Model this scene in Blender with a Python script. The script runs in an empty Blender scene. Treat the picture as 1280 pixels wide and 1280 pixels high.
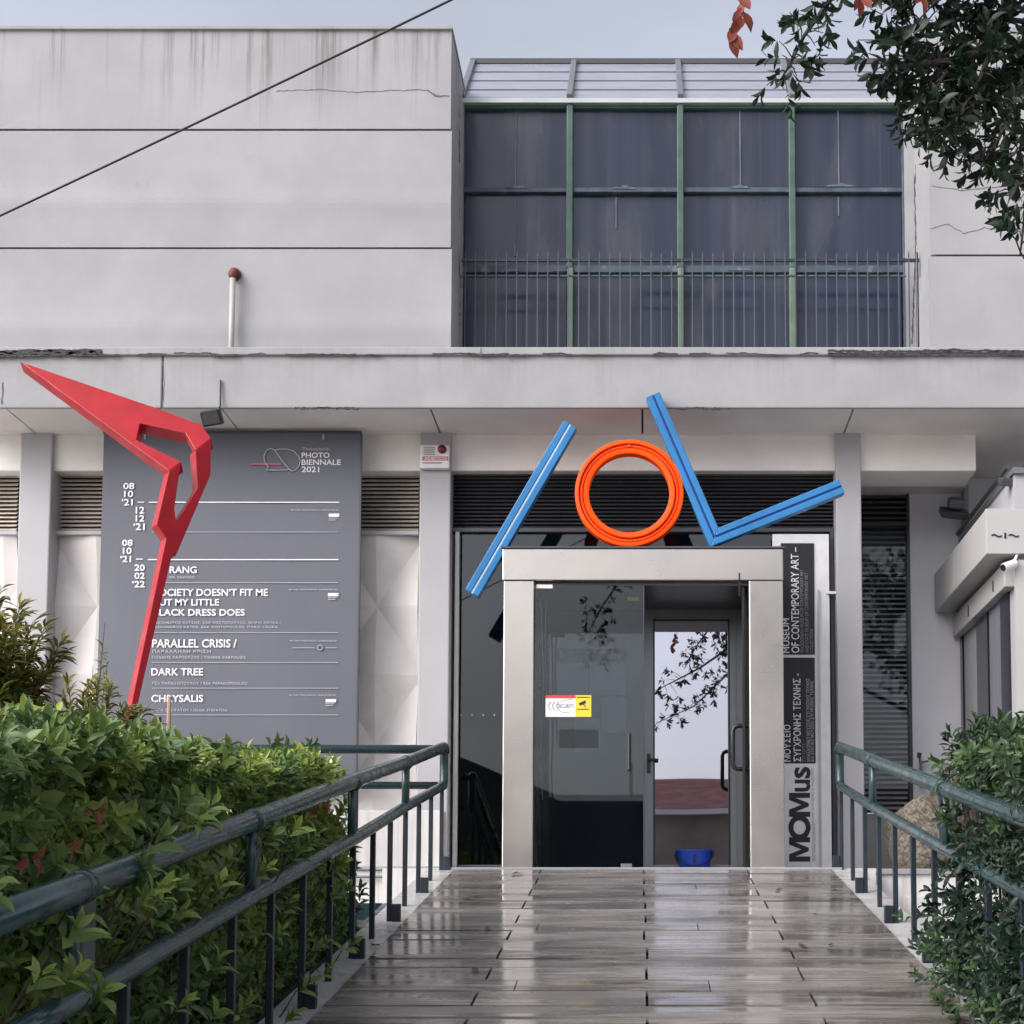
import bpy, bmesh, math, random
import numpy as np
from mathutils import Vector, Matrix, noise as mnoise
from mathutils.geometry import tessellate_polygon
random.seed(7); RNG = np.random.default_rng(11)
SC = bpy.context.scene
COL = SC.collection
R = math.radians

# ------------------------------------------------------------------ camera
F, CX, CY, PITCH, EYE = 1960.0, 803.0, 1029.0, R(4.4), 1.75
cam = bpy.data.cameras.new('camera'); cam_o = bpy.data.objects.new('camera', cam); COL.objects.link(cam_o)
cam_o.location = (0, 0, EYE); cam_o.rotation_euler = (R(90) + PITCH, 0, 0)
cam.sensor_width = 36; cam.sensor_fit = 'HORIZONTAL'; cam.lens = F / 1280 * 36
cam.shift_x = -(CX - 640) / 1280; cam.shift_y = (CY - 640) / 1280
cam.clip_start = 0.05; cam.clip_end = 2000
SC.camera = cam_o

# ------------------------------------------------------------------ sky and sun (overcast)
SUN_EL, SUN_AZ = 35, 235          # elevation; azimuth from +Y clockwise
w = bpy.data.worlds.new('World'); SC.world = w; w.use_nodes = True
nt = w.node_tree; nt.nodes.clear()
sky = nt.nodes.new('ShaderNodeTexSky'); sky.sky_type = 'NISHITA'; sky.sun_disc = False
sky.sun_elevation = R(SUN_EL); sky.sun_rotation = R(SUN_AZ); sky.air_density = 1.0; sky.dust_density = 5; sky.ozone_density = 1.5
hs = nt.nodes.new('ShaderNodeHueSaturation'); hs.inputs['Saturation'].default_value = 0.34
bg = nt.nodes.new('ShaderNodeBackground'); bg.inputs[1].default_value = 0.15
wo = nt.nodes.new('ShaderNodeOutputWorld')
tc = nt.nodes.new('ShaderNodeTexCoord'); mpn = nt.nodes.new('ShaderNodeMapping'); mpn.inputs['Scale'].default_value = (2.0,2.0,5.0)
cn = nt.nodes.new('ShaderNodeTexNoise'); cn.inputs['Scale'].default_value = 1.6; cn.inputs['Detail'].default_value = 5
cr = nt.nodes.new('ShaderNodeMapRange'); cr.inputs[1].default_value = 0.3; cr.inputs[2].default_value = 0.7; cr.inputs[3].default_value = 0.90; cr.inputs[4].default_value = 1.12
cm = nt.nodes.new('ShaderNodeMix'); cm.data_type = 'RGBA'; cm.blend_type = 'MULTIPLY'; cm.inputs[0].default_value = 1.0
cc_ = nt.nodes.new('ShaderNodeVectorMath'); cc_.operation = 'SCALE'; cc_.inputs[0].default_value = (1.0,0.996,1.035)   # thin even overcast
nt.links.new(tc.outputs['Generated'], mpn.inputs[0]); nt.links.new(mpn.outputs[0], cn.inputs['Vector']); nt.links.new(cn.outputs['Fac'], cr.inputs[0]); nt.links.new(cr.outputs[0], cc_.inputs['Scale'])
nt.links.new(sky.outputs[0], hs.inputs['Color']); nt.links.new(hs.outputs[0], cm.inputs[6]); nt.links.new(cc_.outputs[0], cm.inputs[7]); nt.links.new(cm.outputs[2], bg.inputs[0]); nt.links.new(bg.outputs[0], wo.inputs[0])
sl = bpy.data.lights.new('sun', 'SUN'); sl.energy = 0.5; sl.angle = R(60); sl.color = (1.0, 0.96, 0.92)
so = bpy.data.objects.new('sun', sl); COL.objects.link(so)
sd = Vector((math.sin(R(SUN_AZ)) * math.cos(R(SUN_EL)), math.cos(R(SUN_AZ)) * math.cos(R(SUN_EL)), math.sin(R(SUN_EL))))
so.rotation_euler = sd.to_track_quat('Z', 'Y').to_euler(); so.location = (0, -5, 20)
SC.view_settings.view_transform = 'Standard'; SC.view_settings.look = 'None'
SC.view_settings.exposure = 0.95; SC.view_settings.gamma = 1.0
SC.cycles.max_bounces = 8; SC.cycles.transparent_max_bounces = 12

# ------------------------------------------------------------------ geometry helpers
def P(px, py, Y):
    """the point of the place that lies on pixel (px, py) at distance Y from the camera"""
    u = (px - CX) / F; v = (CY - py) / F
    d = Vector((u, math.cos(PITCH) - v * math.sin(PITCH), math.sin(PITCH) + v * math.cos(PITCH)))
    return Vector((0, 0, EYE)) + d * (Y / d.y)
def on_plane(px, py, p0, n):
    o = Vector((0, 0, EYE)); d = P(px, py, 1.0) - o
    return o + d * ((p0 - o).dot(n) / d.dot(n))

OFF = {}
def put(o, parent=None, loc=None):
    COL.objects.link(o)
    if parent is not None:
        o.parent = parent; OFF[o.name] = OFF[parent.name]
    else:
        o.location = loc; OFF[o.name] = Vector(loc)
    return o
def tag(o, label=None, cat=None, group=None, kind=None):
    if label: o['label'] = label
    if cat: o['category'] = cat
    if group: o['group'] = group
    if kind: o['kind'] = kind
    return o
def thing(name, label, cat, loc, group=None):
    o = bpy.data.objects.new(name, None); o.empty_display_size = 0.1
    put(o, None, loc); return tag(o, label, cat, group)

class MB:
    """collects world-space pieces and links them as one mesh object"""
    def __init__(s): s.v = []; s.f = []
    def add(s, vs, fs):
        n = len(s.v); s.v += [Vector(p) for p in vs]; s.f += [tuple(n + i for i in f) for f in fs]; return s
    def box(s, x0, y0, z0, x1, y1, z1):
        vs = [(x0,y0,z0),(x1,y0,z0),(x1,y1,z0),(x0,y1,z0),(x0,y0,z1),(x1,y0,z1),(x1,y1,z1),(x0,y1,z1)]
        return s.add(vs, [(0,3,2,1),(4,5,6,7),(0,1,5,4),(1,2,6,5),(2,3,7,6),(3,0,4,7)])
    def bpx(s, x0, y0, x1, y1, Y, d):
        ym, xm = (y0+y1)/2, (x0+x1)/2
        return s.box(P(x0,ym,Y).x, Y, P(xm,y1,Y).z, P(x1,ym,Y).x, Y+d, P(xm,y0,Y).z)
    def obox(s, a, b, wdt, dep, up=Vector((0,-1,0))):
        """bar from a to b; wdt across, dep along 'up'"""
        a, b = Vector(a), Vector(b); d = (b-a).normalized(); sx = d.cross(up).normalized()*wdt/2; sy = sx.cross(d).normalized()*dep/2
        vs = [p+i*sx+j*sy for p in (a,b) for i,j in ((-1,-1),(1,-1),(1,1),(-1,1))]
        return s.add(vs, [(3,2,1,0),(4,5,6,7),(0,1,5,4),(1,2,6,5),(2,3,7,6),(3,0,4,7)])
    def tube(s, pts, r, n=10, cap=True, closed=False):
        pts = [Vector(p) for p in pts]; rs = r if isinstance(r,(list,tuple)) else [r]*len(pts); m = len(pts); rings = []
        pu = None
        for i,p in enumerate(pts):
            a = pts[(i-1)%m] if (closed or i>0) else p; b = pts[(i+1)%m] if (closed or i<m-1) else p
            t = (b-a).normalized()
            if pu is None: pu = t.orthogonal().normalized()
            pu = (pu - t*pu.dot(t)).normalized(); q = t.cross(pu)
            rings.append([p + rs[i]*(math.cos(2*math.pi*k/n)*pu + math.sin(2*math.pi*k/n)*q) for k in range(n)])
        vs = [v for rg in rings for v in rg]; fs = []
        for i in range(m if closed else m-1):
            for k in range(n):
                j = (i+1)%m; fs.append((i*n+k, i*n+(k+1)%n, j*n+(k+1)%n, j*n+k))
        if cap and not closed: fs.append(tuple(reversed(range(n)))); fs.append(tuple((m-1)*n+k for k in range(n)))
        return s.add(vs, fs)
    def prism(s, poly, ext):
        """planar polygon (world points) pushed along ext"""
        poly = [Vector(p) for p in poly]; ext = Vector(ext); n = len(poly)
        tri = tessellate_polygon([poly])
        fs = [tuple(t) for t in tri] + [tuple(n+i for i in reversed(t)) for t in tri] + [(i,(i+1)%n,n+(i+1)%n,n+i) for i in range(n)]
        return s.add(poly + [p+ext for p in poly], fs)
    def build(s, name, m, parent=None, smooth=False, bevel=0, base=None, seg=2):
        me = bpy.data.meshes.new(name)
        if parent is not None: off = OFF[parent.name]
        elif base is not None: off = Vector(base)
        else:
            xs=[p.x for p in s.v]; ys=[p.y for p in s.v]; zs=[p.z for p in s.v]
            off = Vector(((min(xs)+max(xs))/2,(min(ys)+max(ys))/2,min(zs)))
        me.from_pydata([p-off for p in s.v], [], s.f)
        bm = bmesh.new(); bm.from_mesh(me); bmesh.ops.recalc_face_normals(bm, faces=bm.faces[:]); bm.to_mesh(me); bm.free()
        if smooth: me.shade_smooth()
        o = bpy.data.objects.new(name, me); me.materials.append(m)
        put(o, parent, off)
        if bevel:
            b = o.modifiers.new('bevel','BEVEL'); b.width = bevel; b.segments = seg; b.limit_method = 'ANGLE'
        return o
def set_auto_smooth(o, ang=40):
    bm = bmesh.new(); bm.from_mesh(o.data)
    for e in bm.edges: e.smooth = not (len(e.link_faces)==2 and e.calc_face_angle(0) > R(ang))
    for f in bm.faces: f.smooth = True
    bm.to_mesh(o.data); bm.free()

# ------------------------------------------------------------------ materials
def nodes(name):
    m = bpy.data.materials.new(name); m.use_nodes = True; t = m.node_tree
    return m, t, t.nodes['Principled BSDF'], t.nodes['Material Output']
def N(t, typ, **kw):
    n = t.nodes.new(typ)
    for k,v in kw.items():
        if k.startswith('i_'):
            key = k[2:]; key = int(key) if key.isdigit() else key.replace('_',' ')
            n.inputs[key].default_value = v
        else: setattr(n,k,v)
    return n
def rgba(c): return (c[0],c[1],c[2],1)
def mixc(t, fac, a, b, mode='MIX'):
    n = N(t,'ShaderNodeMix',data_type='RGBA',blend_type=mode)
    for k,x in ((0,fac),(6,a),(7,b)):
        if hasattr(x,'links') or hasattr(x,'is_linked'): t.links.new(x, n.inputs[k])
        else: n.inputs[k].default_value = x if not isinstance(x,tuple) or len(x)==4 else rgba(x)
    return n.outputs[2]
def ramp(t, x, p0, p1, c0=0.0, c1=1.0):
    n = N(t,'ShaderNodeMapRange',interpolation_type='SMOOTHSTEP'); t.links.new(x,n.inputs[0])
    for i,v in zip((1,2,3,4),(p0,p1,c0,c1)): n.inputs[i].default_value = v
    return n.outputs[0]
def noise_tex(t, scale, vec_scale=(1,1,1), detail=5, rough=0.55):
    g = N(t,'ShaderNodeNewGeometry'); mp = N(t,'ShaderNodeMapping'); mp.inputs['Scale'].default_value = vec_scale
    t.links.new(g.outputs['Position'], mp.inputs[0])
    n = N(t,'ShaderNodeTexNoise'); n.inputs['Scale'].default_value=scale; n.inputs['Detail'].default_value=detail; n.inputs['Roughness'].default_value=rough
    t.links.new(mp.outputs[0], n.inputs['Vector']); return n.outputs['Fac']
def math_(t, op, a, b=None):
    n = N(t,'ShaderNodeMath',operation=op)
    for k,x in ((0,a),(1,b)):
        if x is None: continue
        if hasattr(x,'is_linked'): t.links.new(x,n.inputs[k])
        else: n.inputs[k].default_value = x
    return n.outputs[0]
def mat(name, col, rough=0.6, metal=0.0, var=0.12, scale=3.0, bump=0.0, bscale=40.0, spec=0.5, dirt=None, streaks=None, rvar=0.0, vs=(1,1,1)):
    """dirt=(colour, threshold, scale); streaks=(top z, length, strength, colour)"""
    m,t,b,o = nodes(name)
    c = (col[0],col[1],col[2],1)
    nf = noise_tex(t, scale, vs)
    cs = mixc(t, ramp(t,nf,0.3,0.7), tuple(x*(1-var) for x in col)+(1,), tuple(min(1,x*(1+var)) for x in col)+(1,))
    if dirt:
        df = ramp(t, noise_tex(t, dirt[2], (1,1,1), 8, 0.65), dirt[1], dirt[1]+0.12)
        cs = mixc(t, df, cs, rgba(dirt[0]))
    if streaks:
        g = N(t,'ShaderNodeNewGeometry'); sx = N(t,'ShaderNodeSeparateXYZ'); t.links.new(g.outputs['Position'], sx.inputs[0])
        nb = noise_tex(t, 1.0, (8,8,0.22), 8, 0.75)
        nl = noise_tex(t, 1.0, (2.2,2.2,0.0), 3, 0.6)
        ln = math_(t,'MULTIPLY', nl, streaks[1]*2)
        depth = math_(t,'DIVIDE', math_(t,'SUBTRACT', streaks[0], sx.outputs[2]), ln)
        fade = ramp(t, depth, 0.0, 1.0, 1.0, 0.0)
        k = math_(t,'MULTIPLY', math_(t,'MULTIPLY', ramp(t,nb,0.46,0.72), fade), streaks[2])
        cs = mixc(t, k, cs, rgba(streaks[3]))
    t.links.new(cs, b.inputs['Base Color'])
    b.inputs['Metallic'].default_value = metal; b.inputs['Specular IOR Level'].default_value = spec
    if rvar: t.links.new(ramp(t, noise_tex(t, scale*1.7, vs), 0.3, 0.7, max(0.02,rough-rvar), rough+rvar), b.inputs['Roughness'])
    else: b.inputs['Roughness'].default_value = rough
    if bump:
        bp = N(t,'ShaderNodeBump'); bp.inputs['Strength'].default_value = bump; bp.inputs['Distance'].default_value = 0.01
        t.links.new(noise_tex(t, bscale, (1,1,1), 6), bp.inputs['Height']); t.links.new(bp.outputs[0], b.inputs['Normal'])
    return m
def glass(name, refl, tint=(0.9,0.93,0.95), rcol=(1,1,1)):
    m,t,b,o = nodes(name); t.nodes.remove(b)
    tr = N(t,'ShaderNodeBsdfTransparent'); tr.inputs[0].default_value = rgba(tint)
    gl = N(t,'ShaderNodeBsdfGlossy'); gl.inputs['Roughness'].default_value = 0.012; gl.inputs[0].default_value = rgba(rcol)
    fr = N(t,'ShaderNodeFresnel'); fr.inputs[0].default_value = 1.40
    fac = math_(t,'MULTIPLY_ADD', fr.outputs[0], 1.0); t.nodes[-1].inputs[2].default_value = refl
    bp = N(t,'ShaderNodeBump'); bp.inputs['Strength'].default_value = 0.02; bp.inputs['Distance'].default_value = 0.02
    t.links.new(noise_tex(t, 1.2, (1,1,1), 1), bp.inputs['Height']); t.links.new(bp.outputs[0], gl.inputs['Normal'])
    mx = N(t,'ShaderNodeMixShader'); t.links.new(fac, mx.inputs[0]); t.links.new(tr.outputs[0], mx.inputs[1]); t.links.new(gl.outputs[0], mx.inputs[2])
    t.links.new(mx.outputs[0], o.inputs[0]); return m
def leaf_mat(name, dark, mid, young, rough=0.38):
    m,t,b,o = nodes(name)
    g = N(t,'ShaderNodeNewGeometry'); a = N(t,'ShaderNodeAttribute',attribute_name='tint')
    c1 = mixc(t, g.outputs['Random Per Island'], rgba(dark), rgba(mid))
    c2 = mixc(t, a.outputs['Fac'], c1, rgba(young))
    t.links.new(c2, b.inputs['Base Color']); b.inputs['Roughness'].default_value = rough
    b.inputs['Specular IOR Level'].default_value = 0.32
    tl = N(t,'ShaderNodeBsdfTranslucent'); t.links.new(c2, tl.inputs[0])
    mx = N(t,'ShaderNodeMixShader'); mx.inputs[0].default_value = 0.22
    t.links.new(b.outputs[0], mx.inputs[1]); t.links.new(tl.outputs[0], mx.inputs[2]); t.links.new(mx.outputs[0], o.inputs[0])
    return m
def plain(name, col, rough=0.6, metal=0.0): return mat(name, col, rough, metal, var=0.05, scale=8)

Z_UP = P(300, 38, 14.2).z
M = {}
STAIN = (0.10,0.098,0.095)
M['wall']   = mat('painted_concrete', (0.31,0.31,0.322), 0.75, var=0.07, scale=1.3, bump=0.3, bscale=70, streaks=(Z_UP+0.02,1.1,1.0,STAIN), dirt=((0.26,0.26,0.26),0.64,1.6))
M['fascia'] = mat('weathered_white_fascia', (0.305,0.305,0.315), 0.75, var=0.07, scale=2.5, bump=0.25, bscale=45, streaks=(P(640,440,13.28).z,0.5,0.4,(0.2,0.2,0.2)), dirt=((0.26,0.255,0.25),0.66,3.0))
M['soffit'] = mat('soffit_paint', (0.74,0.71,0.69), 0.8, var=0.06, scale=2, bump=0.1, dirt=((0.33,0.31,0.29),0.65,2.5))
M['beam']   = mat('beam_paint', (0.80,0.78,0.75), 0.75, var=0.05, scale=2, bump=0.1, dirt=((0.4,0.38,0.35),0.68,4.0))
M['column'] = mat('white_column_paint', (0.40,0.397,0.415), 0.6, var=0.03, scale=2, bump=0.06, dirt=((0.33,0.31,0.29),0.7,4.0))
M['relief'] = mat('precast_relief', (0.72,0.68,0.655), 0.8, var=0.08, scale=2.5, bump=0.12, bscale=70, dirt=((0.40,0.38,0.35),0.64,3.0))
M['podium'] = mat('podium_paint', (0.62,0.61,0.60), 0.7, var=0.06, scale=2, bump=0.12, streaks=(2.42,1.0,0.6,(0.30,0.26,0.22)))
M['tar']    = mat('black_tar', (0.035,0.034,0.038), 0.7, var=0.4, scale=30, bump=0.4)
M['crack']  = plain('crack_dark', (0.13,0.13,0.13), 0.9)
M['groove'] = plain('groove_dark', (0.05,0.05,0.055), 0.9)
M['louvre'] = mat('black_louvre', (0.06,0.064,0.078), 0.45, var=0.15)
M['louvre_brown'] = mat('brown_grey_louvre', (0.58,0.52,0.46), 0.55, var=0.2)
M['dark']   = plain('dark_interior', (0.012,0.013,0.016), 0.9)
M['green_frame'] = mat('green_painted_steel', (0.045,0.095,0.076), 0.5, var=0.2, scale=6, dirt=((0.15,0.2,0.18),0.64,9.0))
M['pale_green'] = mat('pale_green_steel', (0.13,0.19,0.14), 0.55, var=0.12, scale=6)
M['blue_frame'] = mat('grimy_blue_steel', (0.045,0.068,0.09), 0.55, var=0.3, scale=6, dirt=((0.13,0.145,0.165),0.57,5.0))
M['rail']   = mat('dark_green_rail_paint', (0.024,0.054,0.058), 0.24, var=0.25, scale=5, rvar=0.08, dirt=((0.045,0.075,0.078),0.62,7.0))
M['bar']    = mat('dark_green_bar_paint', (0.018,0.026,0.035), 0.35, var=0.2, scale=9)
M['steel']  = mat('satin_beige_steel', (0.53,0.49,0.45), 0.30, metal=1.0, var=0.07, scale=1.2, rvar=0.06)
M['alu']    = mat('grey_aluminium', (0.20,0.21,0.225), 0.38, metal=0.5, var=0.05)
M['alu_dark'] = mat('dark_grey_aluminium', (0.07,0.072,0.078), 0.4, metal=0.3, var=0.08)
M['alu_pale'] = mat('pale_greenish_aluminium', (0.42,0.46,0.44), 0.4, metal=0.3, var=0.06)
M['black']  = plain('black_plastic', (0.012,0.012,0.014), 0.35)
M['white']  = plain('white_enamel', (0.75,0.75,0.76), 0.45)
M['print']  = plain('white_print', (0.80,0.80,0.82), 0.6)
M['print_grey'] = plain('pale_grey_print', (0.42,0.43,0.46), 0.6)
M['print_mid'] = plain('grey_print', (0.24,0.24,0.27), 0.6)
M['ink']    = plain('black_print', (0.015,0.015,0.02), 0.6)
M['pink']   = plain('pink_print', (0.45,0.10,0.16), 0.6)
M['red_print'] = plain('red_print', (0.62,0.05,0.07), 0.5)
M['yellow'] = plain('yellow_print', (0.75,0.60,0.04), 0.5)
M['banner'] = mat('grey_vinyl', (0.110,0.116,0.145), 0.55, var=0.04, scale=1.0)
M['redpaint'] = mat('red_enamel', (0.33,0.003,0.010), 0.40, var=0.10, scale=5, rvar=0.1, spec=0.35, dirt=((0.22,0.008,0.010),0.66,6.0))
M['orange'] = mat('orange_acrylic', (0.98,0.085,0.001), 0.45, var=0.05, spec=0.2, dirt=((0.7,0.06,0.004),0.64,9.0))
M['orange_d'] = mat('dark_orange_line', (0.45,0.035,0.004), 0.4, var=0.05)
M['blue']   = mat('blue_acrylic', (0.030,0.175,0.40), 0.38, var=0.1, spec=0.3, dirt=((0.05,0.15,0.28),0.62,9.0))
M['blue_d'] = mat('deep_blue_tube', (0.006,0.03,0.27), 0.3, var=0.05)
M['blue_l'] = mat('pale_tube', (0.62,0.76,0.86), 0.25, var=0.03)
M['rust']   = mat('rust', (0.13,0.04,0.03), 0.85, var=0.35, scale=25, bump=0.5)
M['pipe']   = mat('white_pipe', (0.40,0.37,0.36), 0.5, var=0.04)
M['bucket'] = mat('blue_plastic', (0.01,0.055,0.42), 0.4, var=0.05)
M['bark']   = mat('bark', (0.04,0.034,0.03), 0.9, var=0.3, scale=12, bump=0.6, bscale=30)
M['twig']   = mat('twig', (0.055,0.042,0.032), 0.85, var=0.3, scale=20)
M['stake']  = mat('bare_wood', (0.42,0.30,0.24), 0.8, var=0.15, scale=14, vs=(1,1,0.1))
M['soil']   = mat('soil', (0.05,0.04,0.03), 0.95, var=0.3, scale=15, bump=0.6)
M['rock']   = mat('speckled_boulder', (0.19,0.165,0.13), 0.9, var=0.55, scale=38, bump=1.0, bscale=26, dirt=((0.09,0.08,0.07),0.56,14.0))
M['asphalt'] = mat('ground_paving', (0.50,0.465,0.43), 0.7, var=0.1, scale=3, bump=0.2)
M['blind']  = mat('blind_slat', (0.50,0.54,0.56), 0.5, var=0.15, scale=3)
M['kiosk']  = mat('kiosk_wall_paint', (0.76,0.76,0.80), 0.6, var=0.03, scale=2)
M['signbox'] = mat('pale_composite_panel', (0.42,0.415,0.41), 0.4, var=0.02, scale=2)
M['curtain'] = mat('grey_curtain', (0.15,0.15,0.18), 0.7, var=0.1, scale=4, vs=(1,6,0.2))
M['brick']  = mat('red_brown_roof_tiles', (0.14,0.055,0.05), 0.85, var=0.35, scale=5, vs=(0.4,1,4))
M['beige']  = mat('beige_render', (0.15,0.125,0.105), 0.85, var=0.2, scale=1)
M['dark_glossy'] = mat('dark_shop_glass', (0.012,0.013,0.022), 0.15, var=0.1)
M['darkfar'] = mat('dark_facade', (0.05,0.06,0.065), 0.8, var=0.3, scale=1)
M['paper']  = plain('blue_grey_paper', (0.34,0.43,0.60), 0.7)
M['inner_wall'] = mat('grey_inner_wall', (0.030,0.043,0.085), 0.7, var=0.06, scale=2)
M['glass_front'] = glass('clear_front_glass', 0.0)
M['glass_side'] = glass('tinted_side_glass', 0.02, (0.55,0.6,0.62))
M['glass_door'] = glass('mirror_film_glass', 0.50, (0.35,0.36,0.40), (0.90,0.90,1.0))
M['leaf']   = leaf_mat('hedge_leaf', (0.036,0.086,0.030), (0.110,0.185,0.050), (0.29,0.36,0.07))
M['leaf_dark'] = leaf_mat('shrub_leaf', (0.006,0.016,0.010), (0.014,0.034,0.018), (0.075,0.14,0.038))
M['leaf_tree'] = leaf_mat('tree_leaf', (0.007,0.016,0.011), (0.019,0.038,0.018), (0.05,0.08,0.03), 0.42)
M['leaf_fern'] = leaf_mat('feathery_leaf', (0.085,0.12,0.028), (0.18,0.21,0.045), (0.32,0.24,0.06))
M['leaf_dead'] = leaf_mat('dry_leaf', (0.16,0.045,0.03), (0.25,0.075,0.05), (0.38,0.23,0.10), 0.6)

# roof glazing: pale translucent panels
M['leaf_red'] = leaf_mat('red_autumn_leaf', (0.13,0.022,0.022), (0.22,0.040,0.030), (0.30,0.09,0.05), 0.6)
M['roofpane'] = mat('frosted_roof_panel', (0.25,0.26,0.31), 0.25, var=0.08, scale=3, vs=(1,5,5))

# upper windows: dark, grimy, with vertical rain streaks
def upper_pane():
    m,t,b,o = nodes('grimy_dark_pane')
    n1 = noise_tex(t, 1.0, (4,1,0.12), 4, 0.55); n2 = noise_tex(t, 1.0, (2.0,1,0.6), 4); n3 = noise_tex(t, 1.0, (16,1,0.25), 3)
    c = mixc(t, ramp(t,n1,0.35,0.75), (0.016,0.022,0.046,1), (0.038,0.046,0.080,1))
    c = mixc(t, math_(t,'MULTIPLY',ramp(t,n2,0.48,0.68),0.6), c, (0.080,0.082,0.096,1))
    c = mixc(t, math_(t,'MULTIPLY',ramp(t,n3,0.55,0.8),0.28), c, (0.13,0.135,0.155,1))
    oi = N(t,'ShaderNodeObjectInfo'); c = mixc(t, math_(t,'MULTIPLY',oi.outputs['Random'],0.5), c, (0.016,0.020,0.032,1))
    t.links.new(c, b.inputs['Base Color'])
    t.links.new(ramp(t,n2,0.3,0.7,0.12,0.34), b.inputs['Roughness']); b.inputs['Specular IOR Level'].default_value = 0.45
    return m
M['pane'] = upper_pane()
M['grime'] = mat('pale_rain_streak', (0.11,0.125,0.165), 0.8, var=0.35, scale=12, vs=(1,1,0.3))

# wet boards of the ramp
def wet_boards():
    m,t,b,o = nodes('wet_grey_boards')
    g = N(t,'ShaderNodeNewGeometry')
    grain = noise_tex(t, 1.0, (1.6,34,34), 6, 0.65); blot = noise_tex(t, 1.0, (1.1,4.5,1), 7, 0.68); fine = noise_tex(t, 1.0, (6,60,60), 4)
    c = mixc(t, ramp(t,grain,0.3,0.7), (0.085,0.074,0.066,1), (0.29,0.26,0.235,1))
    c = mixc(t, math_(t,'MULTIPLY',ramp(t,blot,0.42,0.60),0.8), c, (0.040,0.034,0.030,1))
    c = mixc(t, math_(t,'MULTIPLY',g.outputs['Random Per Island'],0.3), c, (0.36,0.335,0.31,1))
    t.links.new(c, b.inputs['Base Color'])
    wet = noise_tex(t, 1.0, (1.3,3.5,1), 4)
    t.links.new(ramp(t,wet,0.40,0.60,0.04,0.30), b.inputs['Roughness']); b.inputs['Specular IOR Level'].default_value = 0.6
    bp = N(t,'ShaderNodeBump'); bp.inputs['Strength'].default_value = 0.16; bp.inputs['Distance'].default_value = 0.006
    t.links.new(mixc(t,0.5,grain,fine), bp.inputs['Height']); t.links.new(bp.outputs[0], b.inputs['Normal'])
    return m
M['boards'] = wet_boards()

# ------------------------------------------------------------------ the setting: ground, ramp
SILL = P(803,1085,13.1).z
SLOPE = P(803,840,1.0).z - EYE
RAMP_Y = 13.05
def ramp_z(y): return SILL - SLOPE*(RAMP_Y - y)
g = MB().box(-150,-150,-0.3, 150,200,0.0).build('ground', M['asphalt'], base=(0,0,0)); tag(g, kind='structure')
y0 = (0.02-SILL)/SLOPE + RAMP_Y
HW = 1.56
rb = MB()
for sx in (-1,1):                                  # slab and pale edge strips
    x0,x1 = sorted((sx*HW, sx*1.80))
    rb.add([(x0,y0,0),(x1,y0,0),(x1,RAMP_Y,ramp_z(RAMP_Y)-0.012),(x0,RAMP_Y,ramp_z(RAMP_Y)-0.012),(x0,y0,-0.2),(x1,y0,-0.2),(x1,RAMP_Y,-0.2),(x0,RAMP_Y,-0.2)],
           [(0,1,2,3),(7,6,5,4),(0,4,5,1),(1,5,6,2),(2,6,7,3),(3,7,4,0)])
edge = mat('pale_ramp_edge', (0.42,0.41,0.40), 0.35, var=0.12, scale=4, rvar=0.12, dirt=((0.2,0.19,0.18),0.6,4.0))
rp = MB().add([(-HW,y0,-0.02),(HW,y0,-0.02),(HW,RAMP_Y,SILL-0.05),(-HW,RAMP_Y,SILL-0.05),(-HW,y0,-0.2),(HW,y0,-0.2),(HW,RAMP_Y,-0.2),(-HW,RAMP_Y,-0.2)],
           [(0,1,2,3),(7,6,5,4),(0,4,5,1),(1,5,6,2),(2,6,7,3),(3,7,4,0)]).build('ramp', M['groove'], base=(0,RAMP_Y,0)); tag(rp, kind='structure')
rb.build('ramp_edge', edge, rp)
bd = MB(); pitch = 0.36; y = RAMP_Y-0.02; k = 0; bfill = None
ca = math.cos(math.atan(SLOPE))
SEAMS = [-0.83,0.02,0.86]
while y - pitch > y0:
    ya, yb = y-pitch*ca+0.008, y
    cuts = [-HW]+([s+random.uniform(-0.01,0.01) for s in SEAMS] if k%2==0 else [random.uniform(-1.2,-.4),random.uniform(.3,1.2)] if k%6==3 else [])+[HW]
    for a,b in zip(cuts[:-1],cuts[1:]):
        gx = 0.007 if k%2==0 else 0.003
        xa, xb = a+(gx if a>-HW else 0), b-(gx if b<HW else 0)
        h = random.uniform(-0.002,0.002); tl = random.uniform(-0.004,0.004)
        vs = [(xa,ya,ramp_z(ya)+h-tl),(xb,ya,ramp_z(ya)+h-tl),(xb,yb,ramp_z(yb)+h+tl),(xa,yb,ramp_z(yb)+h+tl)]
        vs += [(p[0],p[1],p[2]-0.03) for p in vs]
        bd.add(vs, [(0,1,2,3),(7,6,5,4),(0,4,5,1),(1,5,6,2),(2,6,7,3),(3,7,4,0)])
    y -= pitch*ca; k += 1; pitch = 0.36 if k%2==0 else 0.27
bd.build('board', M['boards'], rp)

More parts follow.
